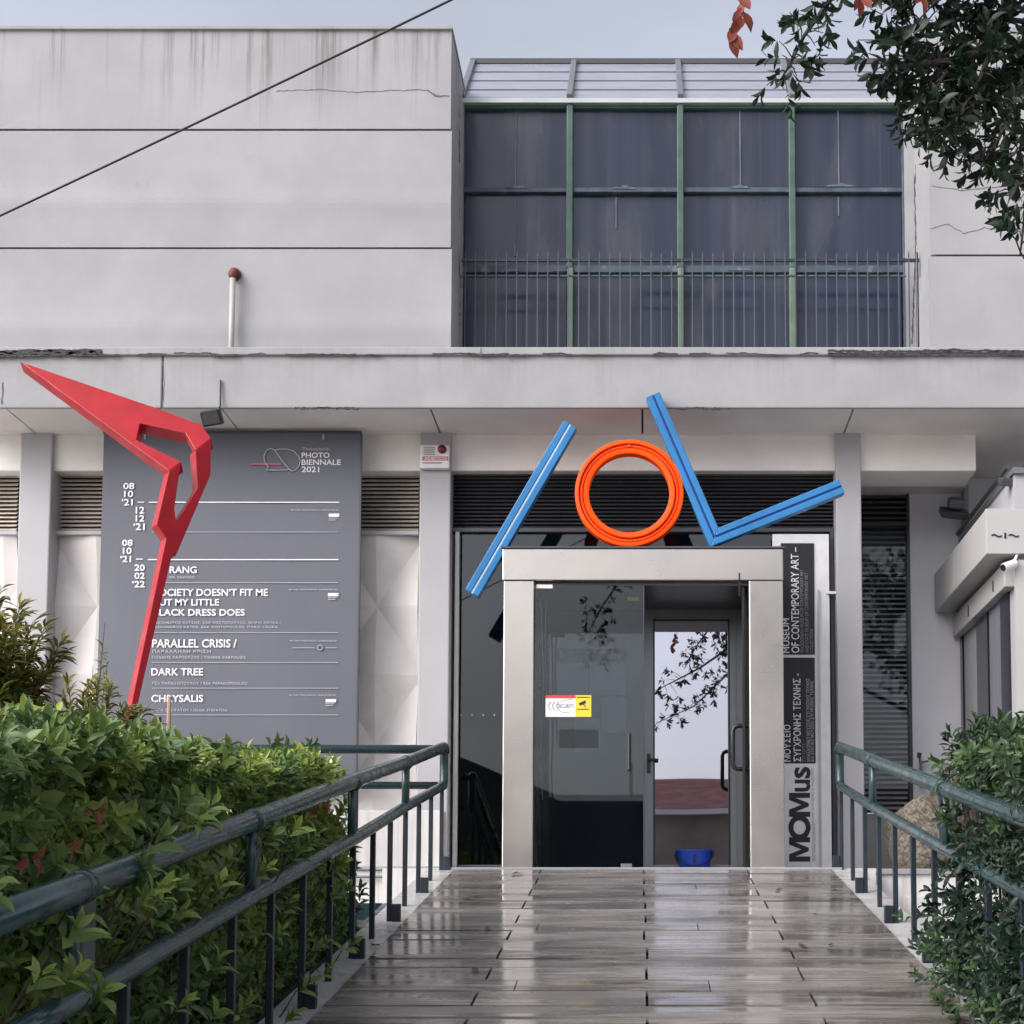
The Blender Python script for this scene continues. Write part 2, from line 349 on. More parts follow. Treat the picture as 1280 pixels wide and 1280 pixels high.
# ------------------------------------------------------------------ museum building
B = thing('museum_building', 'white museum with a deep concrete canopy, dark glazed upper bay and steel entrance portal', 'building', (0,14.5,0))
def part(mb, name, m, parent=None, **k): return mb.build(name, m, parent or B, **k)
def grid_wall(px0, px1, py0, py1, Y, depth, wave=True):
    """slab of the upper wall whose face is very slightly dished, as cast"""
    mb = MB(); x0,x1 = P(px0,(py0+py1)/2,Y).x, P(px1,(py0+py1)/2,Y).x
    z1,z0 = P(300,py0,Y).z, P(300,py1,Y).z; n = 24; vs=[]; fs=[]
    for i in range(n+1):
        t = i/n; z = z1+(z0-z1)*t
        off = 0.012*math.exp(-((t-0.62)/0.10)**2)*(-1) if wave else 0
        vs += [(x0,Y+off,z),(x1,Y+off,z)]
        if i: fs.append((2*i-2,2*i-1,2*i+1,2*i))
    mb.add(vs,fs); mb.box(x0,Y+0.02,z0,x1,Y+depth,z1); return mb
XL0, XR1 = -90, 1500
part(grid_wall(XL0,564,38,161,14.2,1.9,False), 'upper_wall', M['wall'])
part(grid_wall(XL0,564,163.6,309,14.2,1.9), 'upper_wall', M['wall'])
part(grid_wall(XL0,564,311.4,470,14.2,1.9), 'upper_wall', M['wall'])
part(MB().box(P(XL0,240,14.2).x,14.26,P(0,470,14.2).z,P(562.5,240,14.2).x,16,P(0,45,14.2).z), 'wall_core', M['groove'])
part(grid_wall(1162,XR1,34,318,14.2,1.9,False), 'upper_wall', M['wall'])
part(grid_wall(1162,XR1,320.5,470,14.2,1.9,False), 'upper_wall', M['wall'])
part(MB().box(P(1163.5,240,14.2).x,14.26,P(0,470,14.2).z,P(XR1,240,14.2).x,16,P(0,45,14.2).z), 'wall_core', M['groove'])
# parapet caps, proud of the wall
part(MB().box(P(XL0,38,14.2).x,14.17,Z_UP,P(566,38,14.2).x,16.1,Z_UP+0.03), 'parapet_cap', M['fascia'])
# cracks in the render
def crack(pts, Y, parent, wd=0.006, name='crack', m=None):
    mb = MB(); q = []
    for a,b in zip(pts[:-1],pts[1:]):
        n = max(1,int(math.hypot(b[0]-a[0],b[1]-a[1])/5))
        for i in range(n): q.append((a[0]+(b[0]-a[0])*i/n+random.uniform(-.6,.6), a[1]+(b[1]-a[1])*i/n+random.uniform(-.9,.9)))
    q.append(pts[-1]); ws=[P(x,y,Y) for x,y in q]
    for a,b in zip(ws[:-1],ws[1:]): mb.obox(a,b,wd*random.uniform(.4,1.2),0.004)
    return mb.build(name, m or M['crack'], parent)
crack([(535,112),(545,120),(561,120)], 14.198, B, 0.018)
crack([(345,114),(400,112),(440,115),(535,112)], 14.198, B, 0.004)
for pts in ([(1165,232),(1200,238),(1280,230)],[(1165,285),(1185,280),(1205,292),(1230,285),(1280,290)],[(1166,208),(1180,205)]): crack(pts,14.198,B,0.004)

# glazed upper bay, set back in the recess
YG = 15.15
COLS = [577,712,850.5,990.5,1131]; ROWS = [134,237,335,440]
for i in range(4):
    for j in range(3):
        mb = MB().bpx(COLS[i]+4, ROWS[j]+4, COLS[i+1]-4, ROWS[j+1]-3.5, YG, 0.03); ty,tx = random.uniform(-.02,.02),random.uniform(-.012,.012)
        zm_,xm_ = sum(v.z for v in mb.v)/8, sum(v.x for v in mb.v)/8
        for v in mb.v: v.y += 0.01 + ty*(v.z-zm_) + tx*(v.x-xm_)
        part(mb, 'pane', M['pane'])
for i,x in enumerate(COLS):
    mm = M['green_frame']
    if i in (0,4): part(MB().bpx(x-2.5,120,x+2.5,445,YG-0.05,0.12), 'mullion', M['blue_frame'], bevel=0.006)
    else:
        part(MB().bpx(x-4,122,x+4,334,YG-0.08,0.14), 'mullion', mm, bevel=0.008)
        part(MB().bpx(x-3.2,334,x+4.2,445,YG-0.082,0.14), 'mullion', M['pale_green'], bevel=0.008)
for yy,h,mm in ((131.5,7,M['green_frame']),(237,6,M['blue_frame']),(336,9,M['blue_frame'])):
    part(MB().bpx(575,yy-h/2,1132,yy+h/2,YG-0.045,0.10), 'transom', mm, bevel=0.006)
part(MB().bpx(575,122.5,1132,128,YG-0.10,0.16), 'gutter', M['alu_pale'])
# thin pale water marks running down some panes
for x,ya,yb in ((645,138,234),(770,246,285),(925,138,234),(1048,138,230),(644,246,320),(1048,246,270)):
    part(MB().bpx(x-0.8,ya,x+0.8,yb,YG-0.004,0.002), 'water_mark', M['grime'])
for x,yy,wd in ((645,233,26),(780,234,30),(925,233,24),(1050,231,34),(700,337,20),(925,336,30),(1052,336,30),(640,337,20)):
    mb = MB(); n=16
    top=[(x+(k/n-.5)*wd, yy+1.5-4.5*math.sin(math.pi*k/n)*random.uniform(.25,1)-.3) for k in range(n+1)]
    mb.prism([P(a,b,YG-0.052) for a,b in top]+[P(x+wd*.5,yy+1.9,YG-0.052),P(x-wd*.5,yy+1.9,YG-0.052)],(0,0.004,0))
    part(mb,'dirt_deposit',M['grime'])
# sloping glass roof of the bay
zb, zt, yb_, yt_ = P(850,125,YG).z, P(850,79,YG+1.0).z, YG-0.02, YG+1.0
XS = [P(x,125,YG).x for x in COLS]
def rz(f): return yb_+(yt_-yb_)*f, zb+(zt-zb)*f
for i in range(4):
    for k in range(4):
        (ya,za),(yb2,zb2) = rz(k/4+0.012), rz((k+1)/4-0.03)
        x0,x1 = XS[i]+0.03, XS[i+1]-0.03
        vs=[(x0,ya,za),(x1,ya,za),(x1,yb2,zb2),(x0,yb2,zb2)]; vs += [(p[0],p[1]+0.02,p[2]-0.03) for p in vs]
        part(MB().add(vs,[(0,1,2,3),(7,6,5,4),(0,4,5,1),(1,5,6,2),(2,6,7,3),(3,7,4,0)]), 'roof_pane', M['roofpane'])
for x in XS: part(MB().obox((x,yb_-0.02,zb+0.015),(x,yt_,zt+0.02),0.06,0.05,Vector((0,-.6,.8))), 'roof_rib', M['alu'], bevel=0.006)
part(MB().add([(XS[0],yb_+0.04,zb-0.04),(XS[4],yb_+0.04,zb-0.04),(XS[4],yt_+0.04,zt-0.04),(XS[0],yt_+0.04,zt-0.04)],[(0,1,2,3)]), 'roof_backing', M['alu_dark'])
part(MB().box(XS[0]-0.03,yt_-0.02,zt-0.01,XS[4]+0.03,yt_+0.15,zt+0.045), 'ridge_cap', M['alu_dark'])
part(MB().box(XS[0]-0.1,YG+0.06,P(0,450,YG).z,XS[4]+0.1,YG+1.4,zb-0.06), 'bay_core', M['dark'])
# pale jambs either side of the bay
part(MB().bpx(568,118,575,445,14.85,0.4), 'bay_jamb', M['fascia'])
part(MB().bpx(1133,118,1147,445,15.0,0.4), 'bay_jamb', M['fascia'])
crack([(1144,178),(1147,190),(1143,230),(1145,300),(1140,430)],14.95,B,0.014,'cable',M['groove'])
crack([(571,120),(570,200),(573,260),(571,330),(574,400),(571,432)],14.845,B,0.03,'flaking_edge',M['crack'])
crack([(573,140),(574,190),(572,300),(575,360)],14.843,B,0.02,'flaking_edge',M['crack'])

# canopy
YC = 13.3
ztop = P(640,433.5,YC-0.03).z; zfb = P(640,510,YC).z; XA, XB = P(-90,470,YC).x, P(1500,470,YC).x
joints = [XA]+[P(x,510,YC).x for x in (-250,5,203,275,537,803,1068,1330)][1:]+[XB]
fj = [XA, P(203,470,YC).x, XB]
for a,b in zip(fj[:-1],fj[1:]):
    part(MB().box(a+0.004,YC,zfb,b-0.004,YC+0.04,P(640,444,YC).z), 'fascia', M['fascia'], bevel=0.012)
part(MB().box(XA,YC-0.03,P(640,443.4,YC-0.03).z,XB,16.6,ztop), 'canopy_cap', M['fascia'], bevel=0.01)
part(MB().box(XA,YC+0.05,zfb+0.12,XB,16.5,ztop-0.1), 'canopy_core', M['groove'])
sj = [XA]+[P(x,510,YC).x for x in (5,275,537,803,1068,1338)]+[XB]
for a,b in zip(sj[:-1],sj[1:]):
    part(MB().box(a+0.008,YC+0.041,zfb+0.012,b-0.008,16.5,zfb+0.09), 'soffit_panel', M['soffit'])
part(MB().box(XA,YC+0.042,zfb+0.1,XB,16.5,zfb+0.118), 'soffit_void', M['groove'])
def tar(x0,x1,y0,y1,Y,dens,hmax,wmin=3,wmax=10,nm='tar_patch'):
    x = x0
    while x < x1:
        wd = random.uniform(wmin,wmax)
        if random.random() < dens:
            h = random.uniform(.35,1)*hmax; yy = random.uniform(y0,max(y0,y1-h)); n=5
            top = [(x+wd*i/n, yy+random.uniform(-.8,.8)) for i in range(n+1)]; bot = [(x+wd*i/n, yy+h+random.uniform(-.9,.9)) for i in range(n,-1,-1)]
            pts = [P(a,b,Y) for a,b in top+bot]
            part(MB().prism(pts,(0,0.008,0)),nm,M['tar'])
        x += wd*random.uniform(.5,.95)
tar(-60,126,437,445,YC-0.036,0.8,5,8,24)
for yy in (438,440,442,444): crack([(-60,yy),(0,yy+1),(70,yy-.5),(127,yy)],YC-0.0345,B,0.022,'joint_crack',M['tar'])
for a in range(126,1035,46):
    if random.random()<.75:
        x1_=a+random.uniform(20,52); yy=random.uniform(441.5,444)
        crack([(a,yy+random.uniform(-1,1)),((a+x1_)/2,yy+random.uniform(-1.2,1.2)),(x1_,yy)],YC-0.032,B,random.uniform(.006,.02),'joint_crack',M['tar'])
tar(1035,1330,437,445,YC-0.036,0.7,3.5,8,22)
for yy in (438.5,441,443): crack([(1035,yy),(1100,yy+1),(1180,yy-1),(1330,yy+.5)],YC-0.0345,B,0.018,'joint_crack',M['tar'])
for a,b in ((368,452),(845,905),(1205,1215)): tar(a,b,508.5,512,YC-0.009,0.8,2.6,8,24,'broken_edge')
crack([(203,446),(205,480),(203,509)],YC-0.001,B,0.008); crack([(601,434),(601,444)],YC-0.032,B,0.012); crack([(4,478),(2,505)],YC-0.001,B,0.012)

# beam under the soffit and columns
part(MB().bpx(-90,541,1220,588.5,14.06,0.5), 'beam', M['beam'], bevel=0.01)
for a,b in ((21,61),(523.5,562.5),(1045.5,1077.5)):
    part(MB().box(P(a,700,14.0).x,14.0,0,P(b,700,14.0).x,14.42,zfb+0.018), 'column', M['column'], bevel=0.012)
part(MB().box(P(-480,700,14.0).x,14.0,0,P(-440,700,14.0).x,14.42,zfb+0.018), 'column', M['column'], bevel=0.012)

# left bays: louvres over precast relief panels
def louvre(px0,px1,py0,py1,Y,n,m,name='louvre'):
    mb = MB(); x0,x1 = P(px0,(py0+py1)/2,Y).x, P(px1,(py0+py1)/2,Y).x; za,zb3 = P(640,py0,Y).z, P(640,py1,Y).z
    for i in range(n):
        z = za+(zb3-za)*(i+.5)/n; h = (za-zb3)/n
        mb.add([(x0,Y,z-h*.42),(x1,Y,z-h*.42),(x1,Y+0.045,z+h*.42),(x0,Y+0.045,z+h*.42),(x0,Y+0.008,z-h*.48),(x1,Y+0.008,z-h*.48),(x1,Y+0.053,z+h*.36),(x0,Y+0.053,z+h*.36)],
               [(0,1,2,3),(7,6,5,4),(0,4,5,1),(1,5,6,2),(2,6,7,3),(3,7,4,0)])
    o = part(mb,name,m)
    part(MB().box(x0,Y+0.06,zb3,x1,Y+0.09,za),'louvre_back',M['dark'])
    return o
louvre(-90,20.5,592,663,14.22,14,M['louvre_brown']); louvre(62,523,592,663,14.22,14,M['louvre_brown'])
def relief(px0,px1,py0,py1,Y):
    bm = bmesh.new(); s = Y/F
    cx0 = P(122,758,Y); dx,dz = 59*s, 88.5*s
    xa,xb = P(px0,800,Y).x, P(px1,800,Y).x; z1,z0 = P(300,py0,Y).z, P(300,py1,Y).z
    for i in range(-16,18):
        for j in range(-8,9):
            if (i+j)%2: continue
            cx, cz = cx0.x+i*dx, cx0.z+(j+1)*dz
            if cx<xa-dx or cx>xb+dx or cz<z0-dz or cz>z1+dz: continue
            vs=[bm.verts.new(p) for p in ((cx-dx,Y,cz),(cx,Y,cz-dz),(cx+dx,Y,cz),(cx,Y,cz+dz))]; c=bm.verts.new((cx,Y-0.09,cz))
            for k in range(4): bm.faces.new((vs[k],vs[(k+1)%4],c))
    for co,no in (((xa,0,0),(-1,0,0)),((xb,0,0),(1,0,0)),((0,0,z0),(0,0,-1)),((0,0,z1),(0,0,1))):
        bmesh.ops.bisect_plane(bm, geom=bm.verts[:]+bm.edges[:]+bm.faces[:], plane_co=co, plane_no=no, clear_outer=True)
    bmesh.ops.remove_doubles(bm, verts=bm.verts[:], dist=1e-4)
    bm.verts.index_update(); mb = MB(); mb.add([v.co.copy() for v in bm.verts],[tuple(v.index for v in f.verts) for f in bm.faces]); bm.free()
    mb.box(xa,Y+0.002,z0,xb,Y+0.12,z1)
    return part(mb,'relief_panel',M['relief'])
relief(-90,20.5,667,1016,14.25); relief(62,523,667,1016,14.25)
for a,b in ((-90,20.5),(62,523)):
    part(MB().bpx(a,663.2,b,668,14.14,0.2),'sill_ledge',M['column'])
part(MB().box(P(-90,1050,13.9).x,13.96,0,P(553,1050,13.9).x,14.6,P(500,1013,13.96).z),'podium_wall',M['podium'],bevel=0.008)
part(MB().box(-9.0,13.22,0,-1.70,13.955,SILL-0.012),'terrace_wall',M['podium'],bevel=0.008)
part(MB().box(-9.0,13.19,SILL-0.0115,-1.70,13.956,SILL+0.02),'terrace_floor',M['fascia'],bevel=0.006)
part(MB().tube([P(430,1096,13.18),P(553,1096,13.18)],0.012),'conduit',M['alu'])

# entrance bay
louvre(565,1043.5,589.5,660,14.16,15,M['louvre'])
YF = 14.2
part(MB().bpx(566,660,1043.5,664.5,YF-0.05,0.12),'glazing_head',M['alu_dark'])
part(MB().bpx(567,664.5,572.5,1086,YF-0.05,0.1),'glazing_jamb',M['alu_pale'],bevel=0.004)
part(MB().bpx(576,665,806,1086,YF,0.012),'glass_panel',M['glass_side'])
part(MB().bpx(806,665,1043,726,YF,0.012),'glass_panel',M['glass_side'])
part(MB().bpx(1039.5,664.5,1044,1086,YF-0.05,0.1),'glazing_jamb',M['alu_dark'])
part(MB().bpx(572.5,1081,628,1086,YF-0.03,0.06),'glazing_sill',M['alu_dark'])
for x in (577,590,604,618): part(MB().bpx(x-0.7,893,x+0.7,894.5,YF-0.003,0.003),'glass_dot',M['print_grey'])
# dark room behind the glass
xa,xb = P(566,900,14.5).x, P(1045,900,14.5).x
part(MB().box(xa-0.3,17.0,SILL,xb+0.05,17.1,zfb),'inner_wall',M['darkfar']); part(MB().box(xa-0.42,14.45,SILL,xa-0.3,17.1,zfb),'inner_wall',M['darkfar']); part(MB().box(xb+0.05,14.45,SILL,xb+0.15,17.1,zfb),'inner_wall',M['darkfar'])
part(MB().box(xa-0.4,13.06,SILL-0.3,xb+0.14,17.1,SILL-0.004),'entrance_floor',M['podium'])
part(MB().box(P(553,1088,13.05).x,RAMP_Y-0.06,SILL-0.09,P(1052,1088,13.05).x,RAMP_Y+0.02,SILL),'threshold',M['fascia'],bevel=0.008)
# portal of satin steel
YP = 13.1
zh1, zh0 = P(803,685.5,YP).z, P(803,725.5,YP).z
pxl = [P(x,900,YP).x for x in (628.5,667,937,980)]
part(MB().box(pxl[0],YP,SILL,pxl[1],14.13,zh0-0.004),'portal_jamb',M['steel'],bevel=0.008)
part(MB().box(pxl[2],YP,SILL,pxl[3],14.13,zh0-0.004),'portal_jamb',M['steel'],bevel=0.008)
part(MB().box(P(628,705,YP).x,YP,zh0,P(979,705,YP).x,14.13,zh1),'portal_header',M['steel'],bevel=0.008)
part(MB().box(P(626.5,705,YP).x,YP-0.012,zh1+0.001,P(980.5,705,YP).x,14.13,zh1+0.016),'portal_cap',M['alu_dark'])
part(MB().box(pxl[1]+0.002,YP+0.06,zh0-0.03,pxl[2]-0.002,14.13,zh0-0.001),'portal_ceiling',M['alu_dark'])
# fixed front pane with clips
xfp = P(805,900,YP+0.04).x
part(MB().box(pxl[1]+0.004,YP+0.045,SILL+0.01,xfp,YP+0.057,zh0-0.032),'front_glass',M['glass_front'])
part(MB().box(xfp-0.006,YP+0.043,SILL+0.01,xfp+0.002,YP+0.059,zh0-0.033),'glass_edge',M['alu_dark'])
part(MB().bpx(670,730.5,691,735.5,YP+0.03,0.04),'glass_clip',M['white'],bevel=0.004); part(MB().bpx(776,1079.5,790,1084,YP+0.03,0.04),'glass_clip',M['alu'],bevel=0.003)
part(MB().tube([P(786.5,917,YP+0.0),P(786.5,962,YP+0.0)],0.018),'pull_bar',M['black'])
part(MB().tube([P(676,740,YP+.3),P(679,850,YP+.3),P(676,940,YP+.3),P(678,1000,YP+.3)],0.006),'cable',M['alu'])
part(MB().tube([P(683,740,YP+.3),P(681,800,YP+.3),P(684,900,YP+.3)],0.005),'cable',M['alu'])
# inner wall behind the front pane
part(MB().box(pxl[1]-0.2,YF+0.03,SILL,P(806,900,YF).x,YF+0.12,zh0+0.2),'lobby_wall',M['inner_wall'])
part(MB().bpx(805,726,926,758,YF-0.06,0.12),'transom_panel',M['alu_dark']); part(MB().bpx(805,744,926,746,YF-0.065,0.01),'transom_trim',M['alu'])
# door
D = part(MB().bpx(805.5,758.5,818,1086,YF-0.07,0.07).bpx(911,758.5,926,1086,YF-0.07,0.07).bpx(818,758.5,911,776,YF-0.07,0.07).bpx(818,1081,911,1086,YF-0.07,0.07),'door',M['alu'],bevel=0.004)
MB().bpx(818,776,911,1081,YF-0.04,0.012).build('pane',M['glass_door'],D)
MB().bpx(816.5,774,818.6,1081,YF-0.078,0.03).bpx(910.4,774,912.5,1081,YF-0.078,0.03).bpx(817,774,912,776.5,YF-0.078,0.03).build('gasket',M['black'],D)
hb = MB().bpx(808.5,942,813,966,YF-0.085,0.016); a = P(811,949,YF-0.12); b = P(823,949.5,YF-0.12)
hb.tube([P(811,949,YF-0.07),a],0.011).tube([a,b],0.011); hb.build('handle',M['black'],D,bevel=0.002)
# glass leaf standing open against the right side, with bow handles
xl = P(925.5,900,YF-0.1).x-0.03
L = part(MB().box(xl-0.006,YP+0.10,SILL+0.012,xl+0.006,YF-0.12,zh0-0.04),'open_leaf',M['glass_side'])
MB().box(xl-0.012,YP+0.085,SILL+0.01,xl+0.012,YP+0.10,zh0-0.035).build('leaf_edge',M['black'],L)
zc,hh = P(925,934,YP+0.15).z, 0.185
for s in (-1,1):
    pts=[]
    for k in range(9):
        an = math.pi*k/8; pts.append((xl+s*(0.006+0.082*min(1,1.25*math.sin(an))), YP+0.17, zc+hh*math.cos(an)*(1 if k in (0,8) else 1)))
    pts = [(xl,YP+0.17,zc+hh),(xl+s*0.05,YP+0.17,zc+hh),(xl+s*0.075,YP+0.17,zc+hh-0.012),(xl+s*0.088,YP+0.17,zc+hh-0.04),(xl+s*0.088,YP+0.17,zc-hh+0.04),(xl+s*0.075,YP+0.17,zc-hh+0.012),(xl+s*0.05,YP+0.17,zc-hh),(xl,YP+0.17,zc-hh)]
    MB().tube(pts,0.02).build('bow_handle',M['black'],L,smooth=True)
part(MB().box(xl+0.03,YP+0.3,SILL,xl+0.05,YF-0.05,zh0-0.03),'side_lining',M['alu_dark'])
part(MB().bpx(923.3,716,925.2,745,YP-0.01,0.012),'hinge_pin',M['black'])

# right-hand bay: window with blinds, plain wall
YW = 15.4
part(MB().box(P(1139,800,YW).x,YW,0,P(1260,800,YW).x,YW+0.4,zfb+0.018),'recessed_wall',M['kiosk'])
part(MB().box(P(1040,800,YW).x,YW+0.1,0,P(1139,800,YW).x,YW+0.4,P(1100,1016,YW).z),'recessed_wall',M['podium'])
part(MB().box(P(1040,800,YW).x,YW-0.4,P(1100,603,YW-0.4).z,P(1211,600,YW-0.4).x,YW+0.42,zfb+0.019),'lintel',M['beam'])
W = part(MB().bpx(1135.5,594,1139,1016,YW-0.02,0.12).bpx(1060,652,1136,656.5,YW-0.02,0.10),'window_frame',M['alu_dark'])
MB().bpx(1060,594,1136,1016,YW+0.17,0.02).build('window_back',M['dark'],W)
mb = MB(); n=56
for i in range(n):
    yy = 659+(1010-659)*i/(n-1); c0=P(1060,yy,YW+0.1); c1=P(1134.5,yy,YW+0.1); t=0.014
    mb.add([(c0.x,c0.y-0.02,c0.z-t),(c1.x,c1.y-0.02,c1.z-t),(c1.x,c1.y+0.02,c1.z+t),(c0.x,c0.y+0.02,c0.z+t)],[(0,1,2,3)])
mb.build('blind',M['blind'],W)
MB().bpx(1060,656.5,1135.5,1016,YW+0.03,0.008).build('pane',M['glass_front'],W)
mb = MB()
for i in range(8):
    yy=600+i*6.6; mb.bpx(1060,yy,1135.5,yy+2.6,YW+0.02,0.04)
mb.build('vent_slat',M['louvre'],W)

# ------------------------------------------------------------------ kiosk at right and its sign box
KX = 3.17
K = thing('side_kiosk','flat roofed pale kiosk with dark shop openings standing at right of the museum entrance','building',(KX+2,14.3,0))
kz = 5.74
open_y = [(13.16,13.60),(14.02,14.55),(15.02,15.36)]
zo = 4.78
kbox = mat('kiosk_box_paint', (0.36,0.36,0.385), 0.6, var=0.03, scale=2)
MB().box(KX,13.1,0,8,15.38,kz).build('wall',kbox,K)
for a,b in ((13.33,13.63),(14.15,14.62),(15.27,15.375)): MB().box(KX-0.02,a,0.1,KX-0.001,b,zo-0.004).build('dark_door',M['dark_glossy'],K)
MB().box(KX-0.02,13.06,kz+0.001,8.1,15.37,kz+0.05).build('roof_edge',M['alu'],K)
for a,b in ((13.66,14.12),): MB().box(KX-0.01,a+0.01,0.1,KX-0.002,b-0.01,zo-0.01).build('curtain',M['curtain'],K)
MB().box(KX-0.09,13.14,zo,KX-0.004,15.37,zo+0.21).build('shutter_box',M['signbox'],K,bevel=0.006)
for yy in (13.55,14.6): MB().box(KX-0.096,yy,zo+0.05,KX-0.09,yy+0.03,zo+0.15).build('slot',M['black'],K)
MB().box(KX-0.02,13.02,0,KX+0.35,13.09,4.98).build('corner_post',M['signbox'],K)
zA,zB = P(1228,641.5,13.14).z, P(1228,697,13.14).z
SB = thing('sign_box','pale canopy sign box with a small dark wave emblem projecting over the kiosk side','sign',(2.95,14.2,zB))
XS0 = P(1228.5,669,13.14).x
MB().box(XS0,13.058,zB,KX-0.003,14.4,zA).box(XS0,14.404,zB,KX-0.003,15.36,zA).build('box',M['signbox'],SB,bevel=0.006)
MB().box(XS0-0.001,13.0,zB-0.001,KX+0.9,13.055,zA+0.001).build('front_panel',M['signbox'],SB,bevel=0.004)
em = MB(); ye = 12.996
c = P(1256.5,669.5,ye); em.box(c.x-0.008,ye-0.002,c.z-0.024,c.x+0.008,ye+0.002,c.z+0.024)
for s in (-1,1):
    q=[]
    for k in range(15):
        t=k/14; q.append(Vector((c.x+s*(0.03+0.085*t), ye, c.z+0.009*math.sin(t*2*math.pi)*s)))
    for a,b in zip(q[:-1],q[1:]): em.obox(a,b,0.013,0.004)
em.build('emblem',M['ink'],SB)

# ------------------------------------------------------------------ lettering helpers
def text_mesh(s, bold=0.0, spacing=1.0):
    cu = bpy.data.curves.new('text','FONT'); cu.body = s; cu.offset = bold; cu.space_character = spacing; cu.resolution_u = 3; cu.size = 1.0
    o = bpy.data.objects.new('text',cu); COL.objects.link(o)
    me = bpy.data.meshes.new_from_object(o.evaluated_get(bpy.context.evaluated_depsgraph_get()))
    vs=[v.co.copy() for v in me.vertices]; fs=[tuple(p.vertices) for p in me.polygons]
    bpy.data.objects.remove(o); bpy.data.curves.remove(cu); bpy.data.meshes.remove(me)
    return vs, fs
def text_px(mb, s, x0, y0, x1, y1, Y, bold=0.0, spacing=1.0, vertical=False, th=0.0015):
    """flat lettering filling the rectangle of the sign that shows at those pixels"""
    bpy.context.view_layer.update()
    vs, fs = text_mesh(s, bold, spacing)
    if not vs: return
    a0=min(v.x for v in vs); a1=max(v.x for v in vs); b0=min(v.y for v in vs); b1=max(v.y for v in vs)
    p0 = P(x0,y1,Y); p1 = P(x1,y0,Y); out=[]
    for v in vs:
        s_,t_ = (v.x-a0)/(a1-a0), (v.y-b0)/(b1-b0)
        if vertical: s_,t_ = 1-t_, s_
        out.append(Vector((p0.x+(p1.x-p0.x)*s_, Y, p0.z+(p1.z-p0.z)*t_)))
    mb.add(out, fs)

# ------------------------------------------------------------------ banner
YBn = 13.86
bx0,bx1 = P(129.5,545,YBn).x, P(450.5,545,YBn).x
zb1,zb0 = P(300,541,YBn).z, P(300,977,YBn).z
BN = thing('exhibition_banner','large grey photo biennale banner listing exhibitions, hung between two white columns','banner',((bx0+bx1)/2,YBn,zb0))
bm_ = MB(); nx,nz = 16,20
vs=[]; fs=[]
for j in range(nz+1):
    for i in range(nx+1):
        x=bx0+(bx1-bx0)*i/nx; z=zb0+(zb1-zb0)*j/nz
        vs.append((x,YBn+0.006+0.003*math.sin(i*.8+j*.35),z))
        if i and j: a=j*(nx+1)+i; fs.append((a-nx-2,a-nx-1,a,a-1))
bm_.add(vs,fs); bm_.box(bx0+0.01,YBn+0.02,zb0+0.01,bx1-0.01,YBn+0.03,zb1-0.01); bm_.build('sheet',M['banner'],BN)
MB().box(bx0-0.005,YBn+0.0,zb1-0.002,bx1+0.005,YBn+0.03,zb1+0.02).box(bx1-0.0,YBn-0.002,zb0,bx1+0.015,YBn+0.03,zb1-0.003).build('edge_rail',M['alu_dark'],BN)
for x in (181,404): MB().bpx(x-1,543,x+1,549,YBn-0.003,0.004).build('eyelet',M['print_grey'],BN)
YT = YBn-0.003
mb = MB()
for s,r in (('08',(154,603.5,168,611.5)),('10',(155,613.3,166.5,621.5)),('‘21',(152,623.5,166,631.8)),('12',(169.5,633.3,180.5,642)),('12',(169.5,643.8,180.5,652)),('‘21',(166.5,653.8,181,662.5)),
            ('08',(152.5,674.5,166,682.5)),('10',(153.5,684.3,164.5,692.5)),('‘21',(150,694.5,164,702.7)),('20',(168,705.5,181,713.5)),('02',(168,715.7,181,723.7)),('‘22',(165,726,181,734.2))):
    mb = MB(); text_px(mb,s,*r,YT,0.018); mb.build('date_line',M['print'],BN)
MB().bpx(172,627.2,180,628.4,YT,0.001).build('dash',M['print'],BN); MB().bpx(170,698.3,178.5,699.5,YT,0.001).build('dash',M['print'],BN)
mb = MB()
for s,r in (('RANG',(212,708,246,716.5)),('SOCIETY DOESN’T FIT ME',(193,736,335,745)),('BUT MY LITTLE',(193,748.8,274,757)),('BLACK DRESS DOES',(192,761.3,306,769.7)),
            ('PARALLEL CRISIS /',(190,799,296,809.5)),('DARK TREE',(189,835.3,254,844.3)),('CHRYSALIS',(189,868.6,254,877.6))):
    mb = MB(); text_px(mb,s,*r,YT,0.016); mb.build('title_line',M['print'],BN)
mb = MB()
for s,r in (('WE CHANGE!',(211,720,244,723)),('ΑΛΕΞΑΝΔΡΟΣ ΚΑΤΣΗΣ, ΖΑΚ ΚΩΣΤΟΠΟΥΛΟΣ, ΜΑΡΙΑ ΛΟΥΚΑ /',(190,776.7,351,780.3)),('ALEXANDROS KATSIS, ZAK KOSTOPOULOS, MARIA LOUKA',(190,782.2,347,785.6)),
            ('ΠΑΡΑΛΛΗΛΗ ΚΡΙΣΗ',(190.5,812.2,263.5,816.2)),('ΓΙΑΝΝΗΣ ΚΑΡΠΟΥΖΗΣ / YIANNIS KARPOUZIS',(190,819.8,307,823.4)),('ΡΕΑ ΠΑΠΑΔΟΠΟΥΛΟΥ / REA PAPADOPOULOU',(190,852.2,309,855.8)),
            ('ΟΛΓΑ ΣΤΕΦΑΤΟΥ / OLGA STEFATOU',(190,885.8,284,889.4)),('Thessaloniki',(378,559.3,412,563))):
    mb = MB(); text_px(mb,s,*r,YT,0.012,1.15); mb.build('small_print',M['print_grey'],BN)
mb = MB()
for x0,yy,x1 in ((364,637.5,424),(361,737,422),(362,801,421),(361,869,420)):
    mb = MB(); text_px(mb,'ME THN ΥΠΟΣΤΗΡΙΞΗ / SUPPORTED BY',x0,yy-1,x1,yy+1,YT,0.012); mb.build('small_print',M['print_grey'],BN)
mb = MB()
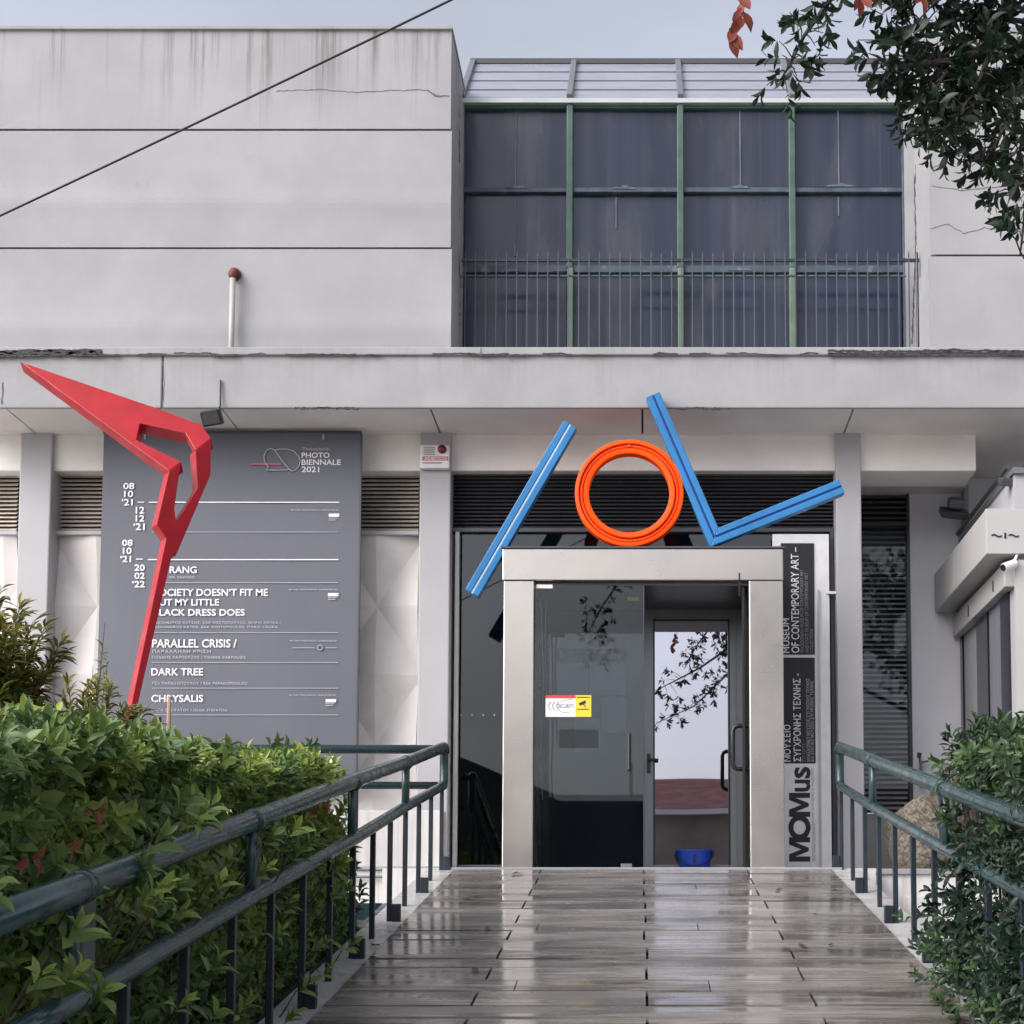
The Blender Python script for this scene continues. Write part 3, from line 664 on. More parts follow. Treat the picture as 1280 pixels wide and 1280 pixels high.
for x0,y0 in ((411,642),(410,741.3),(407,874)):
    for k in range(2): mb.bpx(x0,y0+5.2+k*2.3,x0+11-k*2,y0+6.2+k*2.3,YT,0.001)
mb.bpx(365,809.4,393,810.1,YT,0.001).bpx(407,809.4,421,810.1,YT,0.001)
mb.build('partner_rules',M['print_grey'],BN); mb = MB()
c=P(400,809.5,YT); mb.tube([(c.x+0.022*math.cos(2*math.pi*k/14),YT,c.z+0.022*math.sin(2*math.pi*k/14)) for k in range(14)],0.004,6,closed=True)
mb.build('partner_ring',M['print_grey'],BN)
mb = MB()
for x0,y0 in ((411,642),(410,741.3),(407,874)): mb.bpx(x0,y0,x0+13,y0+4,YT,0.001)
mb.bpx(405.5,945,417,960,YT,0.001)
for s,r in (('PHOTO',(377,565.6,412,572.4)),('BIENNALE',(377,574.3,426,581.2)),('2021',(377,583.2,399,590.3))): text_px(mb,s,*r,YT,0.012)
mb.build('partner_marks',M['print'],BN)
mb = MB()
for yy,x0,x1,h in ((627.8,186,424,1.3),(699.5,185,423,1.3),(937.2,186,418.5,1.3)): mb.bpx(x0,yy-h/2,x1,yy+h/2,YT,0.001)
mb.build('thick_rules',M['print'],BN)
mb = MB()
for yy in (665,728.2,790.6,828,860.2,893.6): mb.bpx(190,yy-0.35,422.5,yy+0.35,YT,0.001)
mb.build('thin_rules',M['print_grey'],BN)
def q8(p): return P(290+p[0]/8,550+p[1]/8,YT)
mb = MB()
mb.tube([q8(p) for p in ((430,102),(385,84),(345,105),(320,160),(326,220),(364,265),(345,312),(372,299),(460,304),(556,299),(575,290))],0.0045,6)
mb.tube([q8(p) for p in ((430,102),(480,92),(545,88),(620,112),(668,165),(684,205),(670,265),(632,305),(600,313),(572,290),(500,205),(430,102))],0.0045,6)
mb.build('emblem',M['print_grey'],BN)
mb = MB(); a,b=q8((180,232)),q8((492,250)); mb.box(a.x,YT,b.z,b.x,YT+0.001,a.z); mb.build('pink_stroke',M['pink'],BN)

# ------------------------------------------------------------------ museum name board
YS = 14.06
NB = thing('museum_name_board','tall white and black name board with vertical lettering right of the entrance portal','sign',(P(1000,1085,YS).x,YS,SILL))
MB().bpx(967,667.5,1038,1086,YS+0.02,0.04).build('backboard',M['white'],NB,bevel=0.003)
MB().bpx(1023.5,737,1026,1084,YS+0.0,0.02).build('cover_strip',M['alu_pale'],NB)
MB().bpx(1033,739,1046,742,YS-0.01,0.03).build('clip',M['white'],NB)
MB().bpx(976.5,679,1018,818,YS+0.01,0.01).bpx(977.5,822,1019,954,YS+0.01,0.01).build('black_panel',M['ink'],NB)
MB().bpx(978,954.6,1020,1085,YS+0.009,0.011).build('white_panel',M['white'],NB)
YS2 = YS+0.006
mb = MB()
for s,r in (('MUSEUM',(978.8,773,986.5,816)),('OF CONTEMPORARY ART –',(989.3,684,998.3,816)),('ΜΟΥΣΕΙΟ',(979.8,906,988,952)),('ΣΥΓΧΡΟΝΗΣ ΤΕΧΝΗΣ -',(992,842,1000.5,952))): text_px(mb,s,*r,YS2,0.006,vertical=True); mb.build('title_line',M['print'],NB); mb = MB()
mb = MB()
for s,r in (('MACEDONIAN MUSEUM OF CONTEMPORARY ART',(1000.5,712,1004,816)),('AND STATE MUSEUM OF CONTEMPORARY ART',(1006.5,716,1010,816)),('COLLECTIONS',(1012.5,786,1016,816)),
            ('ΣΥΛΛΟΓΕΣ',(1003,929,1006.5,952))): text_px(mb,s,*r,YS2,0.0,vertical=True); mb.build('faded_print',M['print_mid'],NB); mb = MB()
mb = MB()
for s,r in (('ΜΑΚΕΔΟΝΙΚΟ ΜΟΥΣΕΙΟ ΣΥΓΧΡΟΝΗΣ ΤΕΧΝΗΣ',(1008.3,848,1011.6,952)),('ΚΑΙ ΚΡΑΤΙΚΟ ΜΟΥΣΕΙΟ ΣΥΓΧΡΟΝΗΣ ΤΕΧΝΗΣ',(1013.3,851,1016.6,952))): text_px(mb,s,*r,YS2,0.0,vertical=True); mb.build('small_print',M['print_grey'],NB); mb = MB()
mb = MB()
def glyph(poly,x0,y0,x1,y1,Y):                      # reading upwards: s runs up the board, t runs to the left
    a_,b_=P(x0,y1,Y),P(x1,y0,Y); mb.prism([(a_.x+(b_.x-a_.x)*(1-t),Y,a_.z+(b_.z-a_.z)*q) for q,t in poly],(0,0.002,0))
MP=[(0,0),(0,1),(.30,1),(.5,.42),(.70,1),(1,1),(1,0),(.79,0),(.79,.70),(.57,.06),(.43,.06),(.21,.70),(.21,0)]
glyph(MP,986.5,1046.5,1012.5,1077,YS2); glyph(MP,986.5,991,1012.5,1021,YS2-.001)
a_,b_=P(985.8,1050,YS2-.002),P(1013.2,1018.5,YS2-.002); cx_,cz_,rx_,rz_=(a_.x+b_.x)/2,(a_.z+b_.z)/2,(b_.x-a_.x)/2,(b_.z-a_.z)/2
vs=[];fs=[]
for i in range(40):
    an=2*math.pi*i/40
    for q in (1,.56): vs.append((cx_+rx_*q*math.cos(an),YS2-.002,cz_+rz_*q*math.sin(an)))
    j=(i+1)%40; fs.append((2*i,2*j,2*j+1,2*i+1))
mb.add(vs,fs)
text_px(mb,'u',993.5,974.5,1013,989.5,YS2,0.022,vertical=True); text_px(mb,'s',993,958.5,1013.2,973,YS2,0.022,vertical=True)
mb.build('wordmark',M['ink'],NB)
mb = MB()
text_px(mb,'METROPOLITAN ORGANISATION OF MUSEUMS OF VISUAL ARTS',1015.3,960,1017,1076,YS2,vertical=True); text_px(mb,'OF THESSALONIKI',1017.8,1030,1019.2,1076,YS2,vertical=True)
mb.build('tagline',M['print_mid'],NB)

# ------------------------------------------------------------------ the large coloured signs on the portal
YI = 13.16
def channel_bar(name,label,segs,tube_mat,wd=0.128):
    """open channel letter: floor, two raised rims and a tube down the middle"""
    pts=[P(x,y,YI) for x,y in segs]
    T = thing(name,label,'sculpture',min(pts,key=lambda p:p.z))
    for a,b in zip(pts[:-1],pts[1:]): pass
    n=len(pts); up=Vector((0,-1,0))
    def offset(o):
        out=[]
        for i in range(n):
            dirs=[]
            if i>0: dirs.append((pts[i]-pts[i-1]).normalized())
            if i<n-1: dirs.append((pts[i+1]-pts[i]).normalized())
            ns=[d.cross(up).normalized() for d in dirs]
            if len(ns)==1: out.append(pts[i]+ns[0]*o)
            else:
                m=(ns[0]+ns[1]).normalized(); out.append(pts[i]+m*(o/m.dot(ns[0])))
        return out
    def ribbon(o0,o1,y0,y1):
        mb=MB(); A=offset(o0); Bv=offset(o1)
        for i in range(n-1):
            vs=[]
            for yy in (y0,y1):
                for p in (A[i],A[i+1],Bv[i+1],Bv[i]): vs.append(Vector((p.x,YI+yy,p.z)))
            mb.add(vs,[(0,1,2,3),(7,6,5,4),(0,4,5,1),(1,5,6,2),(2,6,7,3),(3,7,4,0)])
        return mb
    h=wd/2
    m1=ribbon(-h,-h*0.13,0.0,0.10); m2=ribbon(h*0.13,h,0.0,0.10); m1.add(m2.v,m2.f); m3=ribbon(-h*0.9,h*0.9,0.085,0.12); m1.add(m3.v,m3.f)
    m1.build('channel',M['blue'],T,bevel=0.006)
    ribbon(-h*0.125,h*0.125,0.008,0.07).build('tube',tube_mat,T,bevel=0.004)
    return T
T1 = channel_bar('blue_bar_sculpture','straight leaning blue bar with a pale tube, left of the orange ring',[(712.5,530),(589.5,741)],M['blue_l'])
MB().tube([P(621,686,YI+.05)+Vector((0,0.06,-0.03)),P(632,700,YI+.05)+Vector((0,0.10,-0.03))],0.012).build('bracket',M['alu_dark'],T1)
T2 = channel_bar('blue_angle_sculpture','tilted blue L shaped angle with a dark blue tube, right of the orange ring',[(816,493),(893,671.5),(1052.5,607.5)],M['blue_d'])
c = P(786.5,616,YI); sc = YI/F*1.0
RG = thing('orange_ring_sculpture','bright orange grooved ring standing on top of the steel entrance portal','sculpture',(c.x,YI,c.z-69*sc))
prof=[(51.5,0.10),(51.5,0.0),(52.5,-0.004),(57.8,-0.004),(58.6,0.03),(59.6,0.03),(60.2,0.012),(62.4,0.012),(63,0.03),(64,0.03),(64.6,-0.004),(68.2,-0.004),(69.2,0.0),(69.2,0.10)]
n=96; vs=[]; fs=[]; m=len(prof)
for i in range(n):
    an=2*math.pi*i/n
    for r,yy in prof: vs.append((c.x+r*sc*math.cos(an),YI+yy,c.z+r*sc*math.sin(an)))
for i in range(n):
    for k in range(m):
        fs.append((i*m+k,((i+1)%n)*m+k,((i+1)%n)*m+(k+1)%m,i*m+(k+1)%m))
o=MB().add(vs,fs).build('ring',M['orange'],RG); set_auto_smooth(o,35)
for rr in (59.1,63.5):
    MB().tube([(c.x+rr*sc*math.cos(2*math.pi*i/72),YI+0.03,c.z+rr*sc*math.sin(2*math.pi*i/72)) for i in range(72)],0.0035,6,closed=True).build('groove_line',M['orange_d'],RG)
MB().bpx(784.5,555,788,559,YI-0.01,0.012).build('fixing',M['orange_d'],RG)

# ------------------------------------------------------------------ red steel sculpture in the hedge
def q1(x,y): return (x/2.783, 420+y/2.783)
p0 = P(215,600,11.0); nrm = Vector((0.56,-0.83,0.0)).normalized()
neck_c=[(735,355),(733,482),(612,765),(598,765),(478,1290),(445,1420),(425,1420),(455,1290),(578,702),(545,655),(560,590),(588,470),(630,437),(607,600),(614,648),(688,530),(680,398)]
head_c=[(68,88),(530,245),(700,308),(735,355),(680,398),(645,338),(487,303),(475,362),(630,437),(588,470),(480,392)]
neck=[on_plane(*q1(x,y),p0,nrm) for x,y in neck_c]
ba,bb = on_plane(*q1(588,470),p0,nrm), on_plane(*q1(735,355),p0,nrm)
d=(bb-ba).normalized(); n2=Matrix.Rotation(R(-38),3,d)@nrm
if n2.z<0: n2=Matrix.Rotation(R(38),3,d)@nrm
head=[on_plane(*q1(x,y),ba,n2) for x,y in head_c]
RS = thing('red_steel_sculpture','tall red steel sculpture with a pointed beak shaped head rising from the hedge','sculpture',(neck[5].x,neck[5].y,1.2))
MB().prism(neck,-nrm*0.13).build('shaft',M['redpaint'],RS,bevel=0.006)
MB().prism(head,-n2*0.11).build('head',M['redpaint'],RS,bevel=0.006)
MB().box(neck[5].x-0.12,neck[5].y-0.05,1.2,neck[5].x+0.08,neck[5].y+0.2,1.9).build('base',M['redpaint'],RS)

# ------------------------------------------------------------------ railings of the ramp
RXL, RXR = -1.67, 1.66
def rail_z(y,h): return ramp_z(y)+h
def ramp_railing(name,label,x,y_near,posts,bals,shift):
    T = thing(name,label,'railing',(x,9,ramp_z(9)))
    H1,H2 = 1.0,0.675; yE=13.12
    top=[(x,y_near,rail_z(y_near,H1))]+[(x+random.uniform(-.006,.006),y,rail_z(y,H1)+random.uniform(-.012,.012)) for y in posts]+[(x,yE-0.05,rail_z(yE,H1))]
    low=[(x,y_near,rail_z(y_near,H2))]+[(x+random.uniform(-.006,.006),y,rail_z(y,H2)+random.uniform(-.012,.012)) for y in posts]+[(x,yE-0.05,rail_z(yE,H2))]
    zt,zl=top[-1][2],low[-1][2]
    end=[(x,yE-0.015,zt-0.01),(x,yE,zt-0.04),(x,yE,zl+0.05),(x,yE-0.015,zl+0.015)]
    MB().tube(top+end[:2],0.046,14).build('top_rail',M['rail'],T,smooth=True)
    MB().tube(low,0.038,14).build('lower_rail',M['rail'],T,smooth=True)
    MB().tube(end,0.036,12).build('end_loop',M['rail'],T,smooth=True)
    for y in posts:
        a,b=rail_z(y,H2),rail_z(y,H1)
        MB().box(x-0.012,y-0.07,a,x+0.012,y+0.07,b).build('post',M['bar'],T,bevel=0.004)
        MB().tube([(x,y-0.07,a),(x,y-0.07,b)],0.024).build('post_edge',M['rail'],T,smooth=True)
        MB().tube([(x,y-0.075,b-0.012),(x,y-0.02,b-0.002)],0.053,14).build('collar',M['rail'],T,smooth=True)
    for k,y in enumerate(bals):
        base = k%2==0
        zb5=ramp_z(y)-0.16
        MB().box(x-0.016,y-0.016,zb5+(0.0 if base else 0.1),x+0.016,y+0.016,rail_z(y,H2)-0.02).build('baluster',M['bar'],T,bevel=0.003)
        if base:
            s=1 if x<0 else -1
            x0,x1=sorted((x-s*0.018,x-s*0.075*-1))
            MB().box(x+ (0.018 if x<0 else -0.075),y-0.025,zb5,x+(0.075 if x<0 else -0.018),y+0.025,ramp_z(y)+0.10).build('foot',M['bar'],T,bevel=0.003)
    return T
RLt = ramp_railing('ramp_railing','dark green tubular railing on the left of the ramp, half buried in the hedge',RXL,3.2,[4.7,6.75,9.05,11.05],[13.0-0.66*k for k in range(15)],0)
RRt = ramp_railing('ramp_railing','dark green tubular railing on the right of the ramp, running behind the shrub',RXR,4.2,[6.2,8.62,11.3],[13.05-0.69*k for k in range(13)],0)
yd=13.14; zt=rail_z(13.12,1.0)-0.01; zl=rail_z(13.12,0.675)+0.01
DR = thing('terrace_railing','dark green two bar railing running left along the terrace in front of the banner','railing',(-4,yd,SILL))
MB().tube([(RXL-0.05,yd,zt),(-4,yd,zt+0.006),(-7.5,yd,zt)],0.038,12).build('top_rail',M['rail'],DR,smooth=True)
MB().tube([(RXL-0.05,yd,zl),(-4,yd,zl+0.004),(-7.5,yd,zl)],0.032,12).build('lower_rail',M['rail'],DR,smooth=True)
for x in (-3.3,-4.9,-6.5): MB().box(x-0.02,yd-0.02,0,x+0.02,yd+0.02,zt).build('post',M['bar'],DR)

# balcony fence in front of the upper bay
YB2=14.75
zb6=P(850,445,YB2).z; zr=P(850,325.5,YB2).z; zsp=P(850,317,YB2).z; zm=P(850,345,YB2).z
BF = thing('balcony_fence','thin grey bar fence with pointed tops in front of the dark upper windows','fence',(P(850,400,YB2).x,YB2,zb6))
MB().box(P(577,325,YB2).x,YB2-0.012,zr-0.014,P(1149,325,YB2).x,YB2+0.012,zr+0.014).build('rail',M['bar'],BF)
MB().box(P(577,325,YB2).x,YB2-0.01,zm-0.008,P(1132,325,YB2).x,YB2+0.01,zm+0.008).build('rail',M['blue_frame'],BF)
bar0=None; xx=581.5
barm=mat('grey_bar',(0.055,0.07,0.09),0.5,var=0.15)
while xx<1146:
    x=P(xx,380,YB2).x
    if bar0 is None:
        bar0=MB().box(x-0.0055,YB2-0.022,zb6,x+0.0055,YB2-0.0125,zsp-0.03).add([(x-.007,YB2-.022,zsp-.03),(x+.007,YB2-.022,zsp-.03),(x+.007,YB2-.0125,zsp-.03),(x-.007,YB2-.0125,zsp-.03),(x,YB2-.017,zsp+.02)],[(0,1,4),(1,2,4),(2,3,4),(3,0,4)]).build('bar',barm,BF); xb0=x
    else:
        b=bar0.copy(); COL.objects.link(b); b.parent=BF; b.location=(x-xb0,0,random.uniform(-.012,.012))
    xx+=12.9
MB().tube([(P(1146,325,YB2).x,YB2,zb6),(P(1146,325,YB2).x,YB2,P(850,316,YB2).z)],0.014).build('end_post',M['bar'],BF)

# ------------------------------------------------------------------ small fittings
pp=P(291,345,14.12)
VP_=thing('vent_pipe','white vent pipe with a rusty collar on the upper left wall','pipe',(pp.x,14.12,ztop))
MB().tube([(pp.x,14.12,ztop),(pp.x,14.12,pp.z)],0.026,14).build('pipe',M['pipe'],VP_,smooth=True)
MB().tube([(pp.x,14.12,pp.z-0.02),(pp.x,14.12,pp.z+0.02),(pp.x,14.15,pp.z+0.05),(pp.x,14.199,pp.z+0.05)],[0.03,0.036,0.042,0.042],14).build('elbow',M['rust'],VP_,smooth=True)
MB().tube([(pp.x,14.178,pp.z+0.045),(pp.x,14.199,pp.z+0.045)],0.06,16).build('collar',M['rust'],VP_)

fl=P(265,522,13.22)
FL=thing('hanging_floodlight','small black floodlight hanging under the canopy edge above the banner','lamp',(fl.x,13.22,fl.z))
rot=Matrix.Rotation(R(-10),4,'Y')@Matrix.Rotation(R(25),4,'X')
mb=MB().box(-0.085,-0.05,-0.065,0.085,0.05,0.065); mb.v=[rot@v+fl for v in mb.v]; mb.build('head',M['black'],FL,bevel=0.01)
mb=MB().box(-0.07,-0.056,-0.05,0.07,-0.051,0.05); mb.v=[rot@v+fl for v in mb.v]; mb.build('lens',M['alu_dark'],FL)
MB().tube([fl+Vector((0.05,0,0.05)),P(275,508,13.27),P(275.5,475,13.285)],0.009,8).build('bracket',M['black'],FL)

ab0=P(525,556,13.93); ab1=P(561.5,585,13.93)
AB=thing('alarm_box','white alarm box with a red strobe high on the column left of the entrance','alarm',((ab0.x+ab1.x)/2,13.93,ab1.z))
MB().box(ab0.x,13.93,ab1.z,ab1.x,13.998,ab0.z).build('case',M['white'],AB,bevel=0.008)
mb=MB()
for k in range(5): mb.bpx(529.5,558.5+k*2.3,543.5,559.6+k*2.3,13.927,0.004)
mb.build('grille',M['print_mid'],AB)
cc=P(552.5,561.5,13.925); mb=MB(); mb.tube([(cc.x,13.93,cc.z),(cc.x,13.912,cc.z),(cc.x,13.903,cc.z)],[0.041,0.039,0.026],20); mb.build('strobe',plain('dark_red_lens',(0.16,0.008,0.02),0.2),AB,smooth=True)
MB().bpx(528,570.5,560,575.5,13.927,0.004).build('red_band',plain('faded_red_print',(0.55,0.16,0.17),0.6),AB)
mb=MB(); text_px(mb,'ADEMCO',530,571.3,558.5,574.8,13.924,0.02); mb.build('lettering',M['print'],AB)
MB().bpx(528,578,552,579.2,13.927,0.004).build('print_line',plain('grey_red_print',(0.35,0.16,0.16),0.6),AB)

wl=P(1193,640,15.02)
WL=thing('wall_floodlight','grey floodlight on a bracket fixed high on the recessed wall beside the blinds','lamp',(wl.x,15.1,wl.z))
rot=Matrix.Rotation(R(6),4,'Y')@Matrix.Rotation(R(28),4,'X')
mb=MB().box(-0.135,-0.10,-0.045,0.135,0.12,0.02); mb.v=[rot@v+wl for v in mb.v]; mb.build('head',M['alu_dark'],WL,bevel=0.012)
mb=MB().box(-0.075,-0.03,0.02,0.075,0.10,0.13); mb.v=[rot@v+wl for v in mb.v]; mb.build('ballast',M['alu'],WL,bevel=0.03)
mb=MB().box(-0.115,-0.08,-0.051,0.115,0.10,-0.046); mb.v=[rot@v+wl for v in mb.v]; mb.build('lens',M['black'],WL)
MB().bpx(1205.5,606,1211,664,15.25,0.145).build('mount',M['signbox'],WL,bevel=0.004)
MB().tube([P(1205,645,15.1),P(1203,655,15.1),P(1207,665,15.3)],0.012).build('bracket',M['alu'],WL)

kf=P(1259,600,13.2)
KF=thing('roof_floodlight','small dark floodlight clamped on the kiosk roof edge','lamp',(kf.x,13.2,kf.z))
mb=MB().box(-0.07,-0.06,-0.05,0.07,0.06,0.02); rot=Matrix.Rotation(R(20),4,'X'); mb.v=[rot@v+kf for v in mb.v]; mb.build('head',M['alu_dark'],KF,bevel=0.012)
MB().tube([kf,kf+Vector((0.05,0.05,-0.10)),Vector((KX+0.02,13.25,kz+0.05))],0.012).build('bracket',M['alu'],KF)
kt=MB().tube([Vector((KX-0.03,13.2,kz+0.10)),Vector((KX-0.03,15.35,kz+0.08))],0.02)
kt.build('conduit',M['alu_dark'],K)

cvp=P(1261,707,12.98)
CV=thing('security_camera','small white bullet security camera under the kiosk sign box','camera',(cvp.x,12.98,cvp.z))
dd=Vector((-0.8,-0.35,-0.35)).normalized()
MB().tube([cvp-dd*0.07,cvp+dd*0.06],0.036,16).build('body',M['white'],CV,smooth=False)
MB().tube([cvp+dd*0.06,cvp+dd*0.066],0.03,16).build('lens',M['black'],CV)
MB().tube([cvp-dd*0.05,Vector((cvp.x+0.09,13.03,zB+0.01))],0.012).build('arm',M['white'],CV)

# sticker on the front glass
YK=YP+0.040
SK=thing('security_sticker','white and yellow security camera sticker on the front glass of the entrance','sticker',(P(710,896,YK).x,YK,P(710,896,YK).z))
MB().bpx(682,869,719.3,896,YK,0.003).build('white_field',M['print'],SK)
MB().bpx(719.3,869,739,896,YK,0.003).build('yellow_field',M['yellow'],SK)
MB().bpx(682,869,719.3,872.8,YK-0.002,0.002).build('red_strip',M['red_print'],SK)
mb=MB(); text_px(mb,'SECURITY',697,880,718,885,YK-0.002,0.01)
for k,(cx_,rr) in enumerate(((692,7),(697,7),(702,7))):
    pts=[P(cx_-rr*math.cos(a_)*0.9,882.5+rr*0.85*math.sin(a_),YK-0.001) for a_ in np.linspace(-1.1,1.1,9)]; mb.tube(pts,0.003,5)
mb.tube([P(700,876.5,YK-.001),P(708,874.5,YK-.001),P(716,874.2,YK-.001)],0.002,5); mb.tube([P(698,888,YK-.001),P(704,890.5,YK-.001),P(712,891,YK-.001)],0.002,5)
mb.build('print',M['print_mid'],SK)
mb=MB().obox(P(724,880.5,YK-.002),P(732,877,YK-.002),0.022,0.003); mb.obox(P(729,880,YK-.002),P(732,884,YK-.002),0.006,0.003); mb.bpx(721,886,736,887,YK-0.002,0.002); mb.bpx(721,871,737,872,YK-.002,.002)
mb.build('camera_symbol',M['ink'],SK)

# notices and info sign on the lobby wall
IS=thing('info_office_sign','grey strip sign with pale office lettering on the lobby wall behind the glass','sign',(P(740,827,YF).x,YF+0.02,P(740,827,YF).z))
MB().bpx(695,811,783,827,YF+0.012,0.012).build('board',plain('slate_board',(0.075,0.082,0.10),0.6),IS)
mb=MB(); text_px(mb,'Info',700,814,722,823.5,YF+0.010,0.01); text_px(mb,'Office',749,814,777,823.5,YF+0.010,0.01); mb.build('lettering',M['print_grey'],IS)
for (r,lb) in (((694.5,829,735,868),'blank blue grey notice sheet, upper left under the office sign'),((737,829,782,869),'blank blue grey notice sheet, upper right under the office sign'),((751,872,783,916),'blue grey notice sheet low on the lobby wall near the pull bar'),((718,897,750,940),'blue grey notice sheet below the security sticker')):
    o=MB().bpx(*r,YF+0.014,0.006).build('notice_sheet',M['paper']); tag(o,lb,'notice','notice sheets on the lobby wall')
o_=P(792,748,13.6)
SPT=thing('ceiling_spotlight','small dark spotlight with a yellow rim under the portal ceiling','lamp',(o_.x,13.6,o_.z))
MB().tube([P(787,732,13.6),P(787,747,13.6)],0.008).tube([P(796,732,13.6),P(796,747,13.6)],0.008).build('arm',M['black'],SPT)
MB().tube([P(784,748,13.6),P(799,748,13.6)],0.02,12).build('head',plain('yellow_rim',(0.45,0.42,0.05),0.4),SPT)

# blue bucket at the door
bc=P(868,1083,14.0)
BK=thing('blue_bucket','blue plastic bucket with a black handle in front of the glass door','bucket',(bc.x,14.0,SILL))
n=28; vs=[]; fs=[]; prof=[(0.0,0.0),(0.125,0.0),(0.128,0.01),(0.158,0.185),(0.170,0.187),(0.170,0.205),(0.155,0.205),(0.124,0.015),(0.0,0.015)]; m=len(prof)
for i in range(n):
    an=2*math.pi*i/n
    for r,z in prof: vs.append((bc.x+r*math.cos(an),14.0+r*math.sin(an)*0.6,SILL+z))
for i in range(n):
    for k in range(m-1): fs.append((i*m+k,((i+1)%n)*m+k,((i+1)%n)*m+k+1,i*m+k+1))
o=MB().add(vs,fs).build('body',M['bucket'],BK); set_auto_smooth(o,35)
pts=[(bc.x+0.17*math.cos(t),14.0-0.105*math.sin(t)-0.005,SILL+0.19-0.13*math.sin(t)) for t in np.linspace(0,math.pi,13)]
MB().tube(pts,0.006,6).build('handle',M['black'],BK,smooth=True)
mb=MB().bpx(866.5,1068,869.5,1078,14.0-0.104,0.004); mb.build('mark',M['ink'],BK)

# fallen leaves on the wet boards
random.seed(5); lf=mat('fallen_leaf_brown',(0.06,0.035,0.02),0.6,var=0.4,scale=30)
for k in range(14):
    x=random.choice((-1,1))*random.uniform(.9,1.62); y=random.uniform(7.4,12.8); z=ramp_z(y)+.006; an=random.uniform(0,6.28); l=random.uniform(.03,.05)
    def W(a_,b_,h): return (x+math.cos(an)*a_*l-math.sin(an)*b_*l, y+math.sin(an)*a_*l+math.cos(an)*b_*l, z+SLOPE*(math.sin(an)*a_*l+math.cos(an)*b_*l)+h)
    o=MB().add([W(-1,0,.008),W(-.4,.42,.004),W(.4,.40,.002),W(1,0,.012),W(.4,-.40,.006),W(-.4,-.42,.010),W(0,0,0)],[(6,0,1),(6,1,2),(6,2,3),(6,3,4),(6,4,5),(6,5,0)]).build('fallen_leaf',lf)
    tag(o,'small brown fallen leaf lying on the wet ramp','leaf','fallen leaves on the ramp')
# overhead cable
ca_,cb_=P(-260,391,8.2),P(1000,-216,8.2)
pts=[]
for k in range(25):
    t=k/24; p=ca_.lerp(cb_,t); p.z-=0.10*math.sin(math.pi*t)*0.3; pts.append(p)
cb=MB().tube(pts,0.0065,8).build('overhead_cable',M['black']); tag(cb,'black overhead cable crossing the sky and upper left wall diagonally','cable')

# ------------------------------------------------------------------ right: planter wall and boulders
zl1=P(1120,1086,13.25).z
PW=thing('planter_wall','low dirty white planter wall with a ledge, right of the ramp below the blinds','wall',(2.6,13.5,0))
MB().box(1.83,13.25,0,KX-0.03,15.38,zl1-0.05).build('wall',M['podium'],PW)
MB().box(1.83,13.22,zl1-0.049,KX-0.04,15.37,zl1).build('coping',M['fascia'],PW,bevel=0.008)
MB().box(P(1131,1120,13.1).x,12.85,0,KX-0.035,13.245,P(1131,1120,12.9).z).build('step',M['podium'],PW,bevel=0.006)
def boulder(cx,cy,cz,rx,ry,rz_,seed,label):
    bm=bmesh.new(); bmesh.ops.create_icosphere(bm,subdivisions=5,radius=1)
    for v in bm.verts:
        d_=v.co.normalized(); nn=mnoise.noise(d_*1.6+Vector((seed,0,0)))*0.20+mnoise.noise(d_*6+Vector((0,seed,0)))*0.05+mnoise.noise(d_*18+Vector((0,seed,0)))*0.018
        s=1+nn; v.co=Vector((cx+d_.x*rx*s, cy+d_.y*ry*s, cz+d_.z*rz_*s))
    mb=MB().add([v.co.copy() for v in bm.verts],[tuple(v.index for v in f.verts) for f in bm.faces]); bm.free()
    o=mb.build('boulder',M['rock'],smooth=True); return tag(o,label,'rock')
b1=P(1152,1042,13.95); boulder(b1.x,13.95,zl1+0.27,0.34,0.30,0.40,3.1,'larger rounded speckled boulder on the planter wall behind the right railing')
b2=P(1188,975,14.6); boulder(b2.x,14.6,zl1+0.48,0.22,0.25,0.55,8.7,'paler upright boulder standing behind the larger one by the shrub')
TP=thing('wall_tap','thin metal tap on a bent pipe against the recessed wall above the boulders','tap',(P(1150,960,15.3).x,15.3,P(1150,985,15.3).z))
MB().tube([P(1151,985,15.3),P(1151,955,15.3),P(1149,944,15.3)],0.014).tube([P(1151,953,15.3),P(1162,951,15.34)],0.01).build('pipe',M['alu'],TP)
MB().tube([P(1148.5,947,15.28),P(1149.5,941,15.28)],0.022).build('valve',M['alu_dark'],TP)

# planter trough on the left with soil
PT=thing('planter_trough','dark green steel planter trough beside the ramp holding the hedge','planter',(-3.5,7.5,0))
def trough(x0,x1,ya,yb,t0,t1):
    return MB().add([(x0,ya,0),(x1,ya,0),(x1,yb,0),(x0,yb,0),(x0,ya,t0),(x1,ya,t0),(x1,yb,t1),(x0,yb,t1)],[(0,3,2,1),(4,5,6,7),(0,1,5,4),(1,2,6,5),(2,3,7,6),(3,0,4,7)])
za,zb9=ramp_z(2.6)-0.05,ramp_z(11.2)-0.02
trough(-1.85,-1.815,2.6,11.2,za,zb9).build('side',M['rail'],PT)
trough(-7.0,-1.855,11.165,11.2,zb9,zb9).build('end',M['rail'],PT)
trough(-7.0,-1.852,2.6,11.16,za-0.12,zb9-0.12).build('soil',M['soil'],PT)

